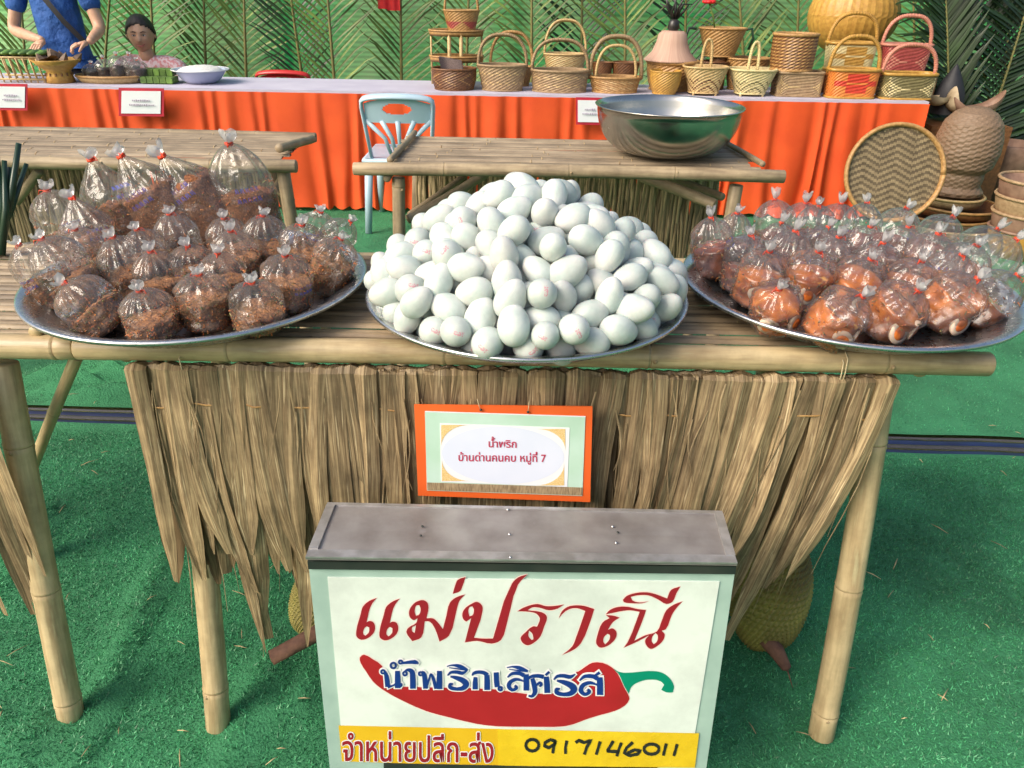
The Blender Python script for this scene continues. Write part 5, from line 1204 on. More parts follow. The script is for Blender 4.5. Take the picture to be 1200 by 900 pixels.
# one standing on a box behind
bx = at(661, 82, y=5.12); m = MB(); m.box((bx.x, 5.10, (FT + bx.z) / 2), (.26, .16, bx.z - FT - .004)); tag(m.build('display_box', M_ratd, smooth=False), 'low dark box behind the widest hooped basket, raising a smaller one', 'box')
basket('hooped_basket', 'small pale openwork basket with a tall handle raised behind the widest basket', (637, 686, 63, 80), 5.08, M_ratl, M_cream, rb=.84, dep=.6, pattern=lambda i, j: (i * 3 + j * 5) % 4 == 0, handle=H1(23, hm=M_ratl, r=.007), under=bx.z)
for a, b, lb in ((693, 717, 'small brown bowl basket behind the double-hooped baskets, left one of two'), (716, 748, 'small brown bowl basket behind the double-hooped baskets, right one of two')):
    basket('bowl_basket', lb, (a, b, 73, 92), 5.08, M_ratd, M_rat, rb=.75, dep=.8, base=FT + .05 if False else FT + .002)
basket('hooped_basket', 'double-hooped basket, two round handles one inside the other, left of the fibre hat', (690, 749, 90, 111), 4.84, M_rat, M_ratl, rb=.86, dep=.62, pattern=band, handle=[(42, 1.02, .011, M_gray, 0, True), (53, .78, .008, M_ratl, -.02, False)], base=FT + .002)
# pot, hat and black ornament
basket('rattan_pot', 'round brown rattan pot carrying the pinkish fibre hat', (756, 814, 72, 106), 5.0, M_rat, M_ratd, rb=.80, bulge=.06, dep=.95, base=FT + .002, rim=.012)
hz = at(785, 73, y=5.0); hx = hz.x; hr = (at(816, 73, y=5.0).x - at(754, 73, y=5.0).x) / 2; hh_ = at(785, 38, y=5.0).z - hz.z
m = MB(); m.lathe([(hr * .9, -.004), (hr * 1.0, -.002), (hr * .98, .006), (hr * .72, hh_ * .28), (hr * .58, hh_ * .6), (hr * .52, hh_ * .88), (hr * .40, hh_ * .98), (.001, hh_)], (hx, 5.0, hz.z + .012), n=40)
tag(m.build('fibre_hat', M_hat), 'pinkish palm-fibre bell-shaped hat on top of the rattan pot', 'hat')
o_ = Vector((hx, 5.0, hz.z + hh_ + .012)); m = MB(); m.lathe([(.03, 0), (.036, .02), (.03, .05), (.018, .06), (.001, .065)], o_, n=16)
for k in range(9):
    a = k * .7; m.tube([o_ + Vector((0, 0, .05)), o_ + Vector((math.cos(a) * .05, math.sin(a) * .04, .10 + .02 * (k % 3))), o_ + Vector((math.cos(a + .5) * .09, math.sin(a) * .05, .14 + .025 * (k % 4)))], [.009, .007, .003], n=6)
tag(m.build('black_ornament', M_blk), 'black curly ornament standing on the fibre hat', 'ornament')
basket('gold_pot', 'small golden-brown pot basket in front of the rattan pot under the hat', (760, 796, 83, 108), 4.80, M_ylw, M_rat, rb=.72, bulge=.10, dep=.95, base=FT + .002)
# right half
basket('bowl_basket', 'wide brown bowl basket behind the left chevron basket', (846, 898, 68, 100), 5.08, M_rat, M_ratd, rb=.72, dep=.8, base=FT + .002)
basket('bowl_basket', 'brown basket behind and left of the footed chevron baskets', (812, 850, 72, 100), 5.06, M_ratd, M_rat, rb=.78, dep=.8, base=FT + .002)
b5 = basket('tray_basket', 'tapered brown basket with dark side handles, raised over the chevron baskets', (816, 870, 33, 66), 5.1, M_rat, M_gray, rb=.62, dep=.75, base=at(843, 66, y=5.1).z)
for s_ in (-1, 1):
    cx_ = at(843, 45, y=5.1); e = cx_ + Vector((s_ * .155, 0, 0)); m = MB(); m.tube([e + Vector((-s_ * .01, 0, .05)), e + Vector((s_ * .035, 0, .055)), e + Vector((s_ * .05, 0, 0)), e + Vector((s_ * .03, 0, -.06))], .008, n=8); m.build('side_handle', M_cane, b5)
m = MB(); cq = at(843, 67, y=5.1); m.lathe([(.05, 0), (.05, cq.z - FT - .004)], (cq.x, 5.1, FT + .002), n=16); tag(m.build('pedestal', M_ratd), 'dark round stem that raises the tapered brown basket', 'stand')
fl_ = at(831, 2, y=5.1); m = MB()
for k in range(7): a = k * .9; m.ellipsoid(fl_ + Vector((math.cos(a) * .022, math.sin(a) * .02, .0)), (.02, .018, .012), n=8, m=6)
ff = thing('red_flower', 'red flower on a green stalk standing in the tapered basket', 'flower', at(835, 30, y=5.1)); m.build('petals', M_flower, ff)
m = MB(); m.tube([at(838, 40, y=5.1), at(836, 20, y=5.1), fl_], .005, n=6); m.build('stalk', M_frond, ff)
basket('chevron_basket', 'tan footed basket with chevron weave and narrow upright handle, left of the pair', (798, 849, 78, 109), 4.80, M_ratl, M_ratd, rb=.66, n=2.6, dep=.75, pattern=chev, handle=[(46, .22, .007, M_ratl, 0, True)], base=FT + .012, feet=True)
basket('chevron_basket', 'green-tinged footed basket with dark chevron weave, right of the pair', (851, 905, 81, 111), 4.80, M_cream, M_olive, rb=.62, n=2.6, dep=.75, pattern=chev, handle=[(49, .20, .007, M_cream, 0, True)], base=FT + .012, feet=True)
b9z = at(930, 83, y=4.86).z
basket('box_basket', 'rectangular grey-brown lidded basket with diamond weave under the ringed round basket', (904, 957, 84, 115), 4.84, M_gray, M_ratl, rb=.97, n=7, dep=.6, pattern=dia, base=FT + .002, rim=.008)
basket('ringed_basket', 'upright round basket with fine horizontal rings on the rectangular one', (901, 951, 40, 82), 4.86, M_rat, M_ratd, rb=.94, bulge=.03, dep=.9, pattern=lambda i, j: j % 2 == 0, under=b9z + .004, rim=.009, rows=22)
gy = 5.45; gc = at(1000, 18, y=gy); gr_ = (at(1053, 18, y=gy).x - at(951, 18, y=gy).x) / 2
m = MB(); m.ellipsoid(gc, (gr_, gr_ * .95, gr_ * .85), n=72, m=48, fn=lambda d: 1 + .005 * math.copysign(1, math.sin(18 * math.atan2(d.y, d.x) + 26 * d.z) * math.sin(18 * math.atan2(d.y, d.x) - 26 * d.z)))
gb = thing('ball_basket', 'big golden ball-shaped woven basket behind the handbag baskets', 'basket', (gc.x, gy, 0), 'woven baskets on the long table'); m.build('woven_body', M_ylw, gb, smooth=False)
m = MB(); m.lathe([(gr_ * .5, 0), (gr_ * .5, .01), (gr_ * .40, .03), (gr_ * .42, gc.z - gr_ * .72)], (gc.x, gy, .014), n=32); m.build('foot_ring', M_ylw, gb)
BH = lambda py, r=.011, hm=M_ylw: [(py, .99, r, hm, 0, False)]
z13 = at(990, 82, y=5.02).z
for (a, b, c, d, Y, m1, m2, hm, hpy, pat, lb, und) in (
    (964, 1020, 50, 82, 5.04, M_cream, M_ylw, M_ylw, 15, flower, 'pale cream handbag basket with a star flower, upper left of four', z13),
    (1026, 1082, 52, 86, 5.04, M_pink, M_pink2, M_pink2, 18, dia, 'dark red handbag basket with a diamond pattern, upper right of four', z13 - .01)):
    basket('handbag_basket', lb, (a, b, c, d), Y, m1, m2, rb=.90, n=4, dep=.5, pattern=pat, handle=BH(hpy, hm=hm), under=und, rim=.009, mrim=hm, cols=48, relief_=.012)
m = MB(); m.box((at(1022, 90, y=5.05).x, 5.07, (FT + z13) / 2 - .006), (.72, .2, z13 - FT - .016)); tag(m.build('display_step', M_ratd, smooth=False), 'low step carrying the two rear handbag baskets', 'stand')
basket('handbag_basket', 'orange handbag basket with a scarlet flower, lower left of four', (964, 1022, 81, 116), 4.79, M_orw, M_redw, rb=.93, n=4, dep=.5, pattern=flower, handle=BH(42, hm=M_ylw), base=FT + .002, rim=.009, mrim=M_ylw)
basket('handbag_basket', 'olive and cream diamond-patterned handbag basket, lower right of four', (1026, 1088, 86, 117), 4.79, M_cream, M_olive, rb=.94, n=4, dep=.5, pattern=lambda i, j: not dia(i, j), handle=BH(52, hm=M_pink2), base=FT + .002, rim=.009, mrim=M_ylw)
for px, py in ((461, 4), (450, 2)):
    p = at(px, py, y=6.0); m = MB()
    m.grid(lambda u, v: p + Vector(((u - .5) * .09, .01 * math.sin(u * 9), (.5 - v) * .09)), 6, 3); m.grid(lambda u, v: p + Vector(((u - .5) * .09, .012 + .01 * math.sin(u * 9), (.5 - v) * .09)), 6, 3); m.tube([p + Vector((0, .05, .3)), p + Vector((0, .0, .04))], .003, n=4)
    tag(m.build('red_ribbon', M_flower), 'red paper tassel hanging on the fronds above the pale blue chair, %s of two' % ('right' if px > 455 else 'left'), 'decoration')

# ================================================================== THINGS ON THE FLOOR AT THE RIGHT
wy = 3.95
wc = at(1059, 203, y=wy); wr = (at(1115, 203, y=wy).x - at(1003, 203, y=wy).x) / 2
wt = thing('winnowing_tray', 'round woven winnowing tray leaning upright against the orange skirt', 'tray', (wc.x, wy, .02))
nrm = Vector((-.10, -1, .28)).normalized(); e1 = nrm.cross(Vector((0, 0, 1))).normalized() * -1; e2 = e1.cross(nrm).normalized(); e2 = e2 if e2.z > 0 else -e2
mz = wr + .015; wcen = Vector((wc.x, wy + .1, at(1059, 203, y=wy + .1).z))
m = MB()
NR = 60
def weave(i, j):   # zigzag twill: long stitches stepping up and down
    s_ = abs((i % 16) - 8); return (j + s_ // 1) % 6
def wpt(i, j, z=0):
    x = (i / NR - .5) * 2; y = (j / NR - .5) * 2; return x, y
for j in range(0, NR):
    for i in range(0, NR):
        x = ((i + .5) / NR - .5) * 2; y = ((j + .5) / NR - .5) * 2
        if x * x + y * y > .95: continue
        k = (j * 2 + (abs((i % 20) - 10) // 1)) % 8; hgt = .004 if k < 4 else .0; s_ = 1 / NR
        dish = -.05 * (1 - (x * x + y * y))
        P_ = [wcen + e1 * wr * (x + a * s_ * .86) + e2 * wr * (y + b * s_ * (1.0 if k < 4 else .9)) + nrm * (hgt + dish * wr * 1) for a, b in ((-1, -1), (1, -1), (1, 1), (-1, 1))]
        m.add(P_, [(0, 1, 2, 3)], None, 0 if k < 4 else 1)
m.grid(lambda u, v: wcen + (e1 * math.cos(u * 6.283) + e2 * math.sin(u * 6.283)) * wr * v * .99 - nrm * (.008 + .05 * wr * (1 - v * v)), 48, 8, wrap=True, mi=1)
m.build('woven_sheet', [mat('weave_tan', (.31, .235, .13), (.22, .165, .09), rough=.6, scale=30), mat('weave_shadow_strip', (.16, .12, .07), (.11, .08, .045), rough=.6, scale=30)], wt, smooth=False)
m = MB(); m.tube([wcen + (e1 * math.cos(a) + e2 * math.sin(a)) * wr + nrm * .006 for a in [6.28318 * k / 60 for k in range(61)]], .012, n=8, squash=(1, 1.6)); m.build('rim', M_rat, wt)
vy = 4.45; vx = at(1131, 180, y=vy).x; vr = (at(1168, 175, y=vy).x - at(1096, 175, y=vy).x) / 2
zt_v, zb_v = at(1131, 124, y=vy).z, at(1131, 226, y=vy).z; hv = zt_v - zb_v
# stacked shallow trays
for k, (py, wpx, lb) in enumerate(((258, 52, 'lowest flat basket in the pile under the brown vase'), (248, 50, 'second flat basket from the floor under the brown vase'), (238, 47, 'third flat basket from the floor under the brown vase'), (231, 36, 'top flat basket carrying the brown vase'))):
    z = .014 + k * (zb_v - .02) / 4; r_ = wpx * mpp(vy, 240); hh_ = (zb_v - .02) / 4 - .004
    m = MB(); m.lathe([(.001, 0), (r_ * .92, 0), (r_ * .98, hh_ * .5), (r_, hh_ * .85), (r_ * .985, hh_), (r_ * .93, hh_ * .9), (r_ * .9, hh_ * .3), (.001, hh_ * .25)], (vx + (.02, -.02, .03, -.02)[k], vy, z), n=48)
    tg = thing('flat_basket', lb, 'basket', (vx, vy, z), 'flat baskets piled under the brown vase'); m.build('woven_body', (M_rat, M_husk, M_ratd, M_gray)[k], tg)
    m = MB(); m.tube([(vx + (.02, -.02, .03, -.02)[k] + r_ * math.cos(R(a)), vy + r_ * math.sin(R(a)), z + hh_) for a in range(0, 361, 10)], .008, n=6, cap=False); m.build('rim', (M_ratl, M_rat, M_rat, M_ratl)[k], tg)
m = MB(); pr = [(.001, 0), (vr * .80, 0), (vr * .84, .02), (vr * .70, hv * .10), (vr * .74, hv * .2), (vr * .72, hv * .26), (vr * .90, hv * .33), (vr, hv * .5), (vr * .98, hv * .65), (vr * .86, hv * .82), (vr * .62, hv * .93), (vr * .3, hv * .99), (.001, hv)]
from bisect import bisect
def vr_(z):
    for (r0_, z0_), (r1_, z1_) in zip(pr, pr[1:]):
        if z0_ <= z <= z1_ and z1_ > z0_: return r0_ + (r1_ - r0_) * (z - z0_) / (z1_ - z0_)
    return pr[-1][0]
m.grid(lambda u, v: Vector((vx + math.cos(u * 6.28318) * vr_(v * hv) * (1 + .009 * (1 if (int(round(u * 96)) // 3 + int(round(v * 72)) // 2) % 2 else -1)), vy + math.sin(u * 6.28318) * vr_(v * hv) * (1 + .009 * (1 if (int(round(u * 96)) // 3 + int(round(v * 72)) // 2) % 2 else -1)), zb_v + v * hv)), 96, 72, wrap=True); vo = tag(m.build('woven_vase', M_vase, smooth=False), 'tall brown egg-shaped woven vase standing on flat baskets', 'vase')
# stacked deep baskets at the right edge
for k in range(4):
    z0 = .014 + k * .085; c_ = at(1216, 220, y=4.0); m = MB(); r_ = .165 + .006 * k
    m.lathe([(.001, 0), (r_ * .7, 0), (r_ * .92, .07), (r_, .14), (r_ * .99, .152), (r_ * .94, .14), (r_ * .6, .03), (.001, .03)], (c_.x, 4.0, z0), n=48); tg = thing('deep_basket', 'deep round basket nested in the pile at the right edge, %s from the floor' % ORD[k], 'basket', (c_.x, 4, z0), 'nested baskets at the right edge'); m.build('woven_body', (M_ylw, M_husk, M_gray, M_husk)[k], tg)
    m = MB(); m.tube([(c_.x + r_ * math.cos(R(a)), 4 + r_ * math.sin(R(a)), z0 + .148) for a in range(0, 361, 10)], .009, n=6, cap=False); m.build('rim', (M_husk, M_gray, M_gray, M_gray)[k], tg)
basket('deep_basket', 'dull reddish basket in the shade between the vase and the right edge', (1158, 1196, 158, 236), 4.95, M_husk, M_ratd, rb=.7, dep=.9, base=.014, grp=None) if False else None
m = MB(); c_ = at(1178, 200, y=5.0); r_ = .17; m.lathe([(.001, 0), (r_ * .6, 0), (r_ * .9, .30), (r_, .40), (r_ * .95, .41), (r_ * .5, .04), (.001, .04)], (c_.x, 5.0, .014), n=40); tag(m.build('deep_basket', M_husk), 'dull reddish basket in the shade between the vase and the right edge', 'basket')
# crate carrying the husks
hb_ = at(1128, 150, y=4.85); m = MB(); m.box((hb_.x + .02, 4.95, .28), (.48, .34, .54)); tag(m.build('brown_crate', M_ratd, smooth=False), 'dark crate behind the brown vase, carrying the husks', 'crate')
for k, (px, py, s_, rz, mt_, lb) in enumerate(((1135, 130, .125, .3, M_husk, 'large curled brown palm husk, middle of the pile'), (1156, 124, .115, -.35, M_husk, 'brown palm husk with a horn tip pointing up at the right'), (1118, 120, .085, 1.1, M_huskl, 'pale horn-tipped palm husk curling up at the left'), (1098, 115, .10, .1, M_huskl, 'small pale boat-shaped husk beside the olive handbag basket'))):
    c_ = at(px, py, y=4.85 + .02 * k); m = MB(); rot = Matrix.Rotation(rz, 3, 'Y')
    def hs(u, v):
        a = (u - .5) * 2; x = a * s_; wd = .055 * max(.02, 1 - a * a) ** .6; up_ = .45 * s_ * a * a * (1 if a > 0 else .7); ang = math.pi * (v - .5) * 1.1
        return c_ + rot @ Vector((x, math.sin(ang) * wd, up_ - math.cos(ang) * wd * .8))
    m.grid(hs, 18, 8); m.grid(lambda u, v: hs(u, v) + Vector((0, 0, .004)), 18, 8, flip=True); tag(m.build('palm_husk', mt_), lb, 'palm husk', 'dried palm husks')
m = MB(); c_ = at(1113, 108, y=5.0); m.lathe([(.10, -.12), (.085, 0), (.05, .08), (.01, .15), (.001, .16)], c_, n=24); tag(m.build('dark_cone_hat', M_strap), 'dark cone-shaped bundle behind the husks, right of the basket row', 'bundle')
c_ = at(1190, 5, y=5.6); m = MB(); m.grid(lambda u, v: c_ + Vector(((u - .5) * .28, .02 * math.sin(u * 14), .14 - v * .26)), 16, 5); m.grid(lambda u, v: c_ + Vector(((u - .5) * .28, .015 + .02 * math.sin(u * 14), .14 - v * .26)), 16, 5, flip=True); tag(m.build('grey_cloth', mat('grey_cloth', (.05, .06, .05), rough=.8)), 'dark grey cloth hanging in the top right corner', 'cloth')

# ================================================================== FOOD ON THE LEFT END OF THE LONG TABLE
q = at(30, 97, y=4.83); t = thing('bamboo_rack', 'low slatted bamboo rack of green leaf bundles at the far left of the long table', 'rack', (q.x, 4.83, FT))
L0, L1 = at(-12, 80, y=4.83).x, at(58, 80, y=4.83).x; zt2 = at(20, 66, y=4.83).z
for yy in (4.76, 4.96):
    for z in (FT + .02, zt2): m = MB(); m.tube([(L0, yy, z), (L1, yy, z)], .006, n=6); m.build('rail', M_ratl, t)
    for k in range(9): x = L0 + (L1 - L0) * (k + .5) / 9; m = MB(); m.tube([(x + .012, yy, FT + .003), (x - .008, yy, zt2 + .004)], .005, n=6); m.build('strut', M_ratl, t)
m = MB(); m.box(((L0 + L1) / 2, 4.86, zt2 - .006), (L1 - L0, .2, .008)); m.build('shelf', M_ratl, t, smooth=False)
for k in range(7):
    x = L0 + (L1 - L0) * (k + .5) / 7; m = MB(); m.ellipsoid((x, 4.86, zt2 + .018), (.026, .085, .017), n=10, m=7, fn=lambda d: 1 + .12 * math.sin(d.y * 20)); tag(m.build('leaf_bundle', M_bleaf), 'green leaf bundle on the bamboo rack, %s from the left' % ORD[k], 'leaf bundle', 'green leaf bundles on the rack')
q = at(72, 97, y=4.82); m = MB(); s_ = mpp(4.82, 90); zc = at(72, 70, y=4.82).z; hh_ = zc - FT
m.lathe([(.001, 0), (13 * s_, 0), (16 * s_, .0), (14 * s_, hh_ * .35), (13 * s_, hh_ * .5), (20 * s_, hh_ * .72), (27 * s_, hh_ * 1.0), (26 * s_, hh_ * 1.02), (17 * s_, hh_ * .75), (.001, hh_ * .7)], (q.x, 4.82, FT + .002), n=40); m.v = [tuple(v_) for v_ in m.v]
tg = thing('footed_tray', 'yellow woven footed tray of brown leaf cones beside the man in blue', 'tray', (q.x, 4.82, FT)); m.build('woven_body', M_ylw, tg)
for k in range(14):
    a = k / 14 * 6.28; m = MB(); m.box((q.x + 14 * s_ * math.cos(a), 4.82 + 14 * s_ * math.sin(a), FT + hh_ * .38), (.008, .008, .016)); m.build('opening', M_ratd, tg, smooth=False)
for k in range(9):
    a = k * 2.4; r_ = .02 + .011 * k; c_ = Vector((q.x + math.cos(a) * r_, 4.82 + math.sin(a) * r_ * .8, zc - .005 + (.02 if k < 3 else 0))); m = MB(); m.lathe([(.001, 0), (.026, .002), (.020, .022), (.008, .045), (.001, .055)], (0, 0, 0), n=5)
    rt = Matrix.Rotation(ru(-.7, .7), 3, 'Y') @ Matrix.Rotation(ru(-.5, .5), 3, 'X'); m.v = [tuple(c_ + rt @ Vector(v_)) for v_ in m.v]; tag(m.build('leaf_cone', M_cone, smooth=False), 'brown folded leaf cone on the yellow footed tray, %s' % ('topmost' if k == 0 else '%s from the middle of the heap' % ORD[k]), 'sweet', 'leaf cones on the footed tray')
q = at(130, 98, y=4.86); m = MB(); r_ = 40 * s_; m.lathe([(.001, 0), (r_ * .9, 0), (r_, .025), (r_ * 1.01, .034), (r_ * .96, .034), (r_ * .88, .01), (.001, .008)], (q.x, 4.88, FT + .002), n=44, sy=.6); tg = thing('flat_basket', 'shallow round basket holding the bags of dark sweets', 'tray', (q.x, 4.88, FT)); m.build('woven_body', M_ratl, tg)
m = MB(); m.tube([(q.x + r_ * math.cos(R(a)), 4.88 + .6 * r_ * math.sin(R(a)), FT + .036) for a in range(0, 361, 10)], .008, n=6, cap=False); m.build('rim', M_rat, tg)
for k, (px, py) in enumerate(((106, 74), (120, 68), (136, 64), (150, 64), (160, 70))):
    kn = at(px, py, y=4.88 + .02 * (k % 2)); seed += 1; bag('small bag of dark sweets in the shallow basket, %s from the left' % ORD[k], kn, Vector((kn.x, kn.y, FT + .012)), .055, .55, M_dark, 'bags of dark sweets on the long table', seed=seed, lowres=True)
for k in range(10):
    px = 172 + (k % 5) * 7.5; r2 = k // 5; p = at(px, 93 - 9 * r2, y=4.86 + .06 * r2); m = MB(); m.box((p.x, p.y, FT + .022 + .036 * r2), (.034, .10, .034)); m.tube([(p.x - .019, p.y, FT + .022 + .036 * r2), (p.x + .019, p.y, FT + .022 + .036 * r2)], .02, n=6)
    tag(m.build('leaf_parcel', M_bleaf, smooth=False), 'green banana-leaf parcel stacked left of the enamel bowl, %s of the %s layer' % (ORD[k % 5], 'upper' if r2 else 'lower'), 'leaf parcel', 'banana-leaf parcels')
q = at(236, 99, y=4.90); rb_ = 31 * s_; zz = at(236, 82, y=4.9).z - FT; m = MB(); m.lathe([(.001, 0), (rb_ * .55, 0), (rb_ * .72, zz * .25), (rb_ * .9, zz * .75), (rb_ * .96, zz * .95), (rb_ * 1.06, zz), (rb_ * 1.05, zz * 1.03), (rb_ * .93, zz * .97), (rb_ * .85, zz * .7), (.001, zz * .6)], (q.x, 4.92, FT + .002), n=48)
tg = thing('enamel_bowl', 'pale blue enamel bowl of white noodles on the long table', 'bowl', (q.x, 4.92, FT)); m.build('basin', M_enam, tg); m = MB(); m.tube([(q.x + rb_ * 1.055 * math.cos(R(a)), 4.92 + rb_ * 1.055 * math.sin(R(a)), FT + zz * 1.03) for a in range(0, 361, 8)], .0035, n=5, cap=False); m.build('rim', M_enrim, tg)
m = MB(); m.ellipsoid((q.x, 4.92, FT + zz * .86), (rb_ * .82, rb_ * .82, .035), n=40, m=14, fn=lambda d: 1 + .10 * mnoise.noise(d * 9)); m.build('noodles', M_rice, tg)

# ================================================================== PEOPLE
def skinned(name, joints, edges, mt, parent, root=0, sub=2):
    me = bpy.data.meshes.new(name); me.from_pydata([j[0] for j in joints], edges, []); o = bpy.data.objects.new(name, me); COL.objects.link(o)
    md = o.modifiers.new('skin', 'SKIN'); md.use_smooth_shade = True; md.branch_smoothing = .6
    if not me.skin_vertices: 
        bpy.context.view_layer.objects.active = o
        bm_ = __import__('bmesh').new(); bm_.from_mesh(me); bm_.verts.layers.skin.verify(); bm_.to_mesh(me); bm_.free()
    for i, j in enumerate(joints):
        r = j[1]; me.skin_vertices[0].data[i].radius = (r if isinstance(r, tuple) else (r, r)); me.skin_vertices[0].data[i].use_root = (i == root)
    s_ = o.modifiers.new('sub', 'SUBSURF'); s_.levels = sub; s_.render_levels = sub
    bpy.context.view_layer.update(); dg = bpy.context.evaluated_depsgraph_get(); m2 = bpy.data.meshes.new_from_object(o.evaluated_get(dg)); bpy.data.objects.remove(o)
    m2.name = name; m2.materials.clear(); m2.materials.append(mt); m2.polygons.foreach_set('use_smooth', [True] * len(m2.polygons))
    o = bpy.data.objects.new(name, m2); COL.objects.link(o); par(o, parent); return o
def head(c, r, parent, yaw=0, pitch=0, smile=True):
    c = Vector(c); rot = Matrix.Rotation(yaw, 3, 'Z') @ Matrix.Rotation(pitch, 3, 'X')
    def G(v): return c + rot @ Vector(v)
    m = MB()
    def f(u, v):
        a = 2 * math.pi * u; b = math.pi * (v - .5); d = Vector((math.cos(a) * math.cos(b), math.sin(a) * math.cos(b), math.sin(b)))
        x, y, z = d.x * .80 * r, d.y * .90 * r, d.z * 1.12 * r
        if z < 0: k = 1 - .26 * (z / -(1.12 * r)) ** 1.6; x *= k; y *= (1 - .12 * (-z / (1.12 * r)))
        if d.y < 0:   # face: nose, brow, cheeks, chin, lips, eye hollows
            def bl(cx, cz, sx, sz, h): return h * r * math.exp(-((d.x - cx) / sx) ** 2 - ((d.z - cz) / sz) ** 2)
            y -= bl(0, -.12, .12, .20, .17) + bl(0, -.24, .20, .10, .09) + bl(0, .26, .5, .12, .04) + bl(.45, -.25, .25, .25, .05) + bl(-.45, -.25, .25, .25, .05) + bl(0, -.78, .22, .15, .06) + bl(0, -.52, .26, .07, .05)
            y += bl(.33, .06, .17, .10, .09) + bl(-.33, .06, .17, .10, .09) + bl(0, -.44, .22, .03, .02)
        return G((x, y, z))
    m.grid(f, 48, 36, wrap=True)
    for s_ in (-1, 1): m.ellipsoid(G((s_ * .81 * r, .02 * r, -.02 * r)), (.08 * r, .16 * r, .24 * r), n=10, m=8)
    m.build('head', M_skin, parent)
    ew, eb, lp = MB(), MB(), MB()
    for s_ in (-1, 1):
        ew.ellipsoid(G((s_ * .29 * r, -.80 * r, .06 * r)), (.12 * r, .06 * r, .05 * r), n=12, m=8); eb.ellipsoid(G((s_ * .29 * r, -.85 * r, .055 * r)), (.052 * r, .03 * r, .045 * r), n=10, m=8)
        eb.tube([G((s_ * .14 * r, -.90 * r, .24 * r)), G((s_ * .30 * r, -.885 * r, .29 * r)), G((s_ * .46 * r, -.78 * r, .24 * r))], [.022 * r, .028 * r, .012 * r], n=5)
        eb.tube([G((s_ * .17 * r, -.85 * r, .075 * r)), G((s_ * .29 * r, -.87 * r, .115 * r)), G((s_ * .42 * r, -.80 * r, .07 * r))], .014 * r, n=5)
    lp.tube([G((-.27 * r, -.86 * r, -.44 * r)), G((-.13 * r, -.94 * r, -.54 * r)), G((0, -.965 * r, -.565 * r)), G((.13 * r, -.94 * r, -.54 * r)), G((.27 * r, -.86 * r, -.44 * r))], [.01 * r, .045 * r, .05 * r, .045 * r, .01 * r], n=6)
    ew.build('eye_white', M_white, parent); eb.build('eye_dark', M_hair, parent); lp.build('lips', mat('lips', (.38, .10, .08), rough=.5), parent)
    m = MB()
    def hf(u, v):
        a = 2 * math.pi * u; b = math.pi * (v - .5); d = Vector((math.cos(a) * math.cos(b), math.sin(a) * math.cos(b), math.sin(b)))
        front = max(0, -d.y); lim = .95 * front - .7 * max(0, d.y) - .22
        k = 1.10 + .02 * math.sin(a * 14)
        if d.z < lim: k = .8
        return G((d.x * .82 * r * k, (d.y * .92 + .04) * r * k, d.z * 1.14 * r * (1.06 if k > 1 else .8)))
    m.grid(hf, 48, 32, wrap=True); m.build('hair', M_hair, parent)
def hand(wrist, dirv, palm_n, parent, s=1.0, side=1):
    """palm with four unequal curled fingers and a thumb leaving the side of the palm"""
    w_ = Vector(wrist); d = Vector(dirv).normalized(); nn = Vector(palm_n); nn = (nn - d * nn.dot(d)).normalized(); sd__ = d.cross(nn).normalized() * side
    J = [(w_, .021 * s), (w_ + d * .035 * s, (.028 * s, .016 * s)), (w_ + d * .070 * s, (.032 * s, .014 * s))]; o = skinned('hand', J, [(0, 1), (1, 2)], M_skin, parent, sub=1)
    m = MB()
    for k, (off, L) in enumerate(((-.027, .062), (-.009, .072), (.009, .068), (.026, .054))):
        b = w_ + d * .072 * s + sd__ * off * s; c1 = (d + nn * .35).normalized(); c2 = (d * .5 + nn).normalized(); c3 = (nn - d * .3).normalized(); l = L * s
        m.tube([b - d * .012 * s, b, b + c1 * l * .45, b + c1 * l * .45 + c2 * l * .33, b + c1 * l * .45 + c2 * l * .33 + c3 * l * .22], [.0088 * s, .0092 * s, .0084 * s, .0076 * s, .0052 * s], n=8)
    b = w_ + d * .028 * s - sd__ * .026 * s; m.tube([b + sd__ * .012 * s, b, b + (d * .6 - sd__ * .8 + nn * .3).normalized() * .034 * s, b + (d * .9 - sd__ * .5 + nn * .7).normalized() * .060 * s], [.012 * s, .0115 * s, .0095 * s, .0065 * s], n=8)
    m.build('fingers', M_skin, parent)
# standing man
my = 5.42; mx_ = at(68, 20, y=my).x; pm = thing('person', 'man in blue shirt with dark shoulder strap, standing behind the long table', 'person', (mx_, my, 0))
X = mx_
hl = at(52, 48, y=my - .28); hr_ = at(104, 50, y=my - .26); el_ = at(16, 36, y=my - .06); er_ = at(118, 34, y=my - .06)
sl_, sr_ = Vector((X - .175, my, 1.29)), Vector((X + .185, my, 1.29))
J = [((X, my + .01, .86), (.155, .115)), ((X, my, 1.0), (.16, .12)), ((X, my - .01, 1.16), (.175, .12)), ((X, my - .01, 1.30), (.14, .095)), ((X, my - .01, 1.40), .062),
     (sl_, .078), (sl_.lerp(el_, .5), .066), (sl_.lerp(el_, .72), .062), (sr_, .078), (sr_.lerp(er_, .5), .066), (sr_.lerp(er_, .72), .062), ((X, my + .01, .78), (.15, .11))]
skinned('shirt', J, [(0, 1), (1, 2), (2, 3), (3, 4), (3, 5), (5, 6), (6, 7), (3, 8), (8, 9), (9, 10), (0, 11)], M_shirt, pm)
for s0_, e_, h_, sd2 in ((sl_, el_, hl, 1), (sr_, er_, hr_, -1)):
    skinned('arm', [(s0_.lerp(e_, .55), .042), (s0_.lerp(e_, .8), .041), (e_, .040), (e_.lerp(h_, .35), .036), (e_.lerp(h_, .97), .023)], [(0, 1), (1, 2), (2, 3), (3, 4)], M_skin, pm)
    hand(h_, (Vector((X, my - .42, h_.z - .05)) - h_), (0, .1, -1), pm, side=sd2)
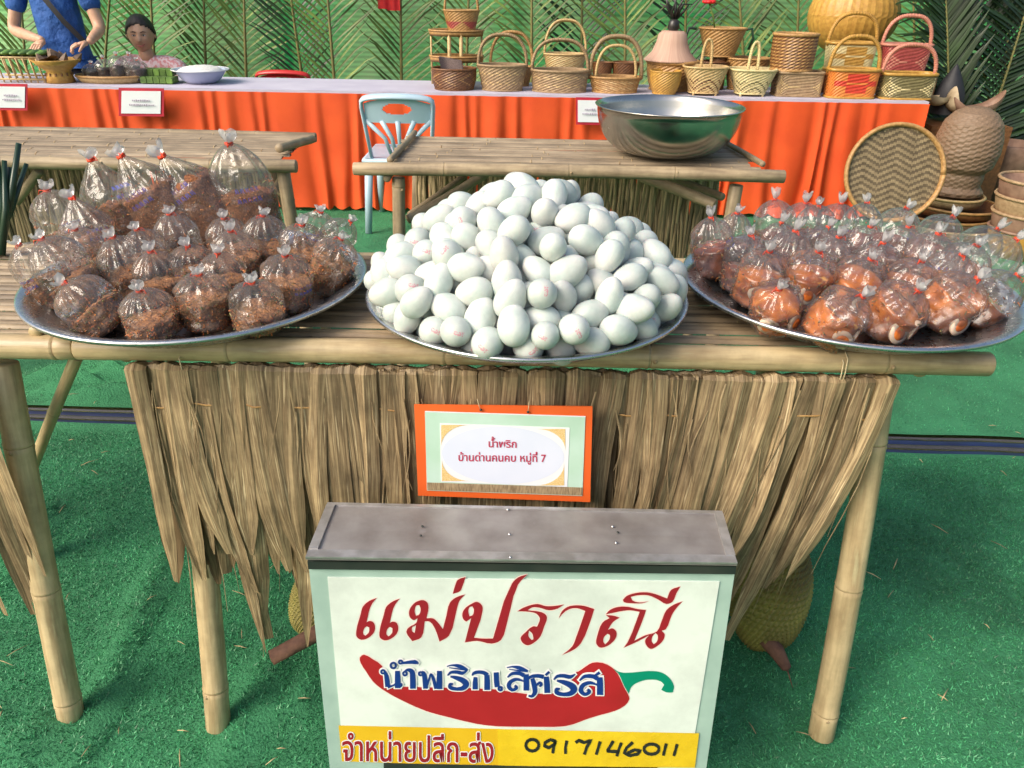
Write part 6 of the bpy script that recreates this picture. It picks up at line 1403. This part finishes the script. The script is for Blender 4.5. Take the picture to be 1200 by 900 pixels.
skinned('trousers', [((X, my + .01, .84), (.15, .115)), ((X, my + .01, .76), (.15, .115)), ((X - .09, my + .01, .66), .088), ((X - .10, my - .01, .46), .062), ((X - .10, my + .02, .10), .045), ((X + .09, my + .01, .66), .088), ((X + .10, my - .01, .46), .062), ((X + .10, my + .02, .10), .045)], [(0, 1), (1, 2), (2, 3), (3, 4), (1, 5), (5, 6), (6, 7)], M_navy, pm)
for s_ in (-1, 1): m = MB(); m.ellipsoid((X + s_ * .10, my - .04, .045), (.045, .125, .042), n=16, m=10); m.build('shoe', M_strap, pm)
skinned('neck', [((X, my, 1.36), .055), ((X, my, 1.46), .052), ((X, my - .01, 1.52), .05)], [(0, 1), (1, 2)], M_skin, pm, sub=1)
head((X, my - .03, 1.61), .105, pm, pitch=.35)
m = MB(); pts = [(X - .16, my + .0, 1.345), (X - .10, my - .10, 1.30), (X - .0, my - .135, 1.15), (X + .10, my - .13, 1.0), (X + .17, my - .07, .88)]; m.ribbon(pts, .035, Vector((.7, 0, .7)).normalized(), fold=.05); m.build('strap', M_strap, pm)
# seated woman
wy_ = 5.62; wh = at(165, 40, y=wy_); X = wh.x; pw = thing('person', 'smiling woman in a pink patterned dress seated behind the long table', 'person', (X + .03, wy_ + .1, 0)); z = wh.z
skinned('dress', [((X + .03, wy_ + .08, z - .60), (.20, .15)), ((X + .03, wy_ + .07, z - .42), (.18, .14)), ((X + .02, wy_ + .05, z - .26), (.18, .13)), ((X + .01, wy_ + .04, z - .16), (.115, .085)), ((X - .17, wy_ + .04, z - .20), .072), ((X - .23, wy_ - .02, z - .31), .066), ((X - .25, wy_ - .08, z - .44), .058), ((X + .20, wy_ + .04, z - .21), .072), ((X + .25, wy_ + .0, z - .33), .064), ((X + .25, wy_ - .05, z - .45), .056)],
        [(0, 1), (1, 2), (2, 3), (3, 4), (4, 5), (5, 6), (3, 7), (7, 8), (8, 9)], M_dress, pw)
skinned('neck', [((X + .01, wy_ + .03, z - .19), .064), ((X + .005, wy_ + .02, z - .12), .052), ((X, wy_ + .0, z - .06), .048)], [(0, 1), (1, 2)], M_skin, pw, sub=1)
for s_, ex in ((-1, X - .25), (1, X + .25)):
    a_, b_ = Vector((ex, wy_ - .07, z - .43)), Vector((ex * 1 - s_ * .06, wy_ - .28, z - .44)); skinned('arm', [(a_, .042), (a_.lerp(b_, .4), .038), (b_, .024)], [(0, 1), (1, 2)], M_skin, pw); hand(b_, (-s_ * .5, -1, -.05), (0, 0, -1), pw, side=-s_)
skinned('legs', [((X + .03, wy_ + .08, z - .58), (.19, .14)), ((X - .08, wy_ - .05, z - .60), .085), ((X - .09, wy_ - .30, z - .58), .07), ((X - .09, wy_ - .32, .09), .042), ((X + .14, wy_ - .05, z - .60), .085), ((X + .15, wy_ - .30, z - .58), .07), ((X + .15, wy_ - .32, .09), .042)], [(0, 1), (1, 2), (2, 3), (0, 4), (4, 5), (5, 6)], M_dress, pw)
for s_ in (-.09, .15): m = MB(); m.ellipsoid((X + s_, wy_ - .36, .045), (.042, .11, .038), n=16, m=10); m.build('shoe', M_strap, pw)
head((wh.x, wy_, wh.z), .104, pw, yaw=.25, pitch=.1)
m = MB(); m.ellipsoid((X, wy_ + .10, z + .01), (.05, .05, .05), n=14, m=10); m.build('hair_bun', M_hair, pw)
# her stool
m = MB(); m.lathe([(.001, 0), (.15, 0), (.16, .02), (.14, .03), (.17, z - .70), (.001, z - .69)], (X + .03, wy_ + .1, .012), n=24); tag(m.build('stool', M_rchair), 'plastic stool under the seated woman in pink', 'stool')
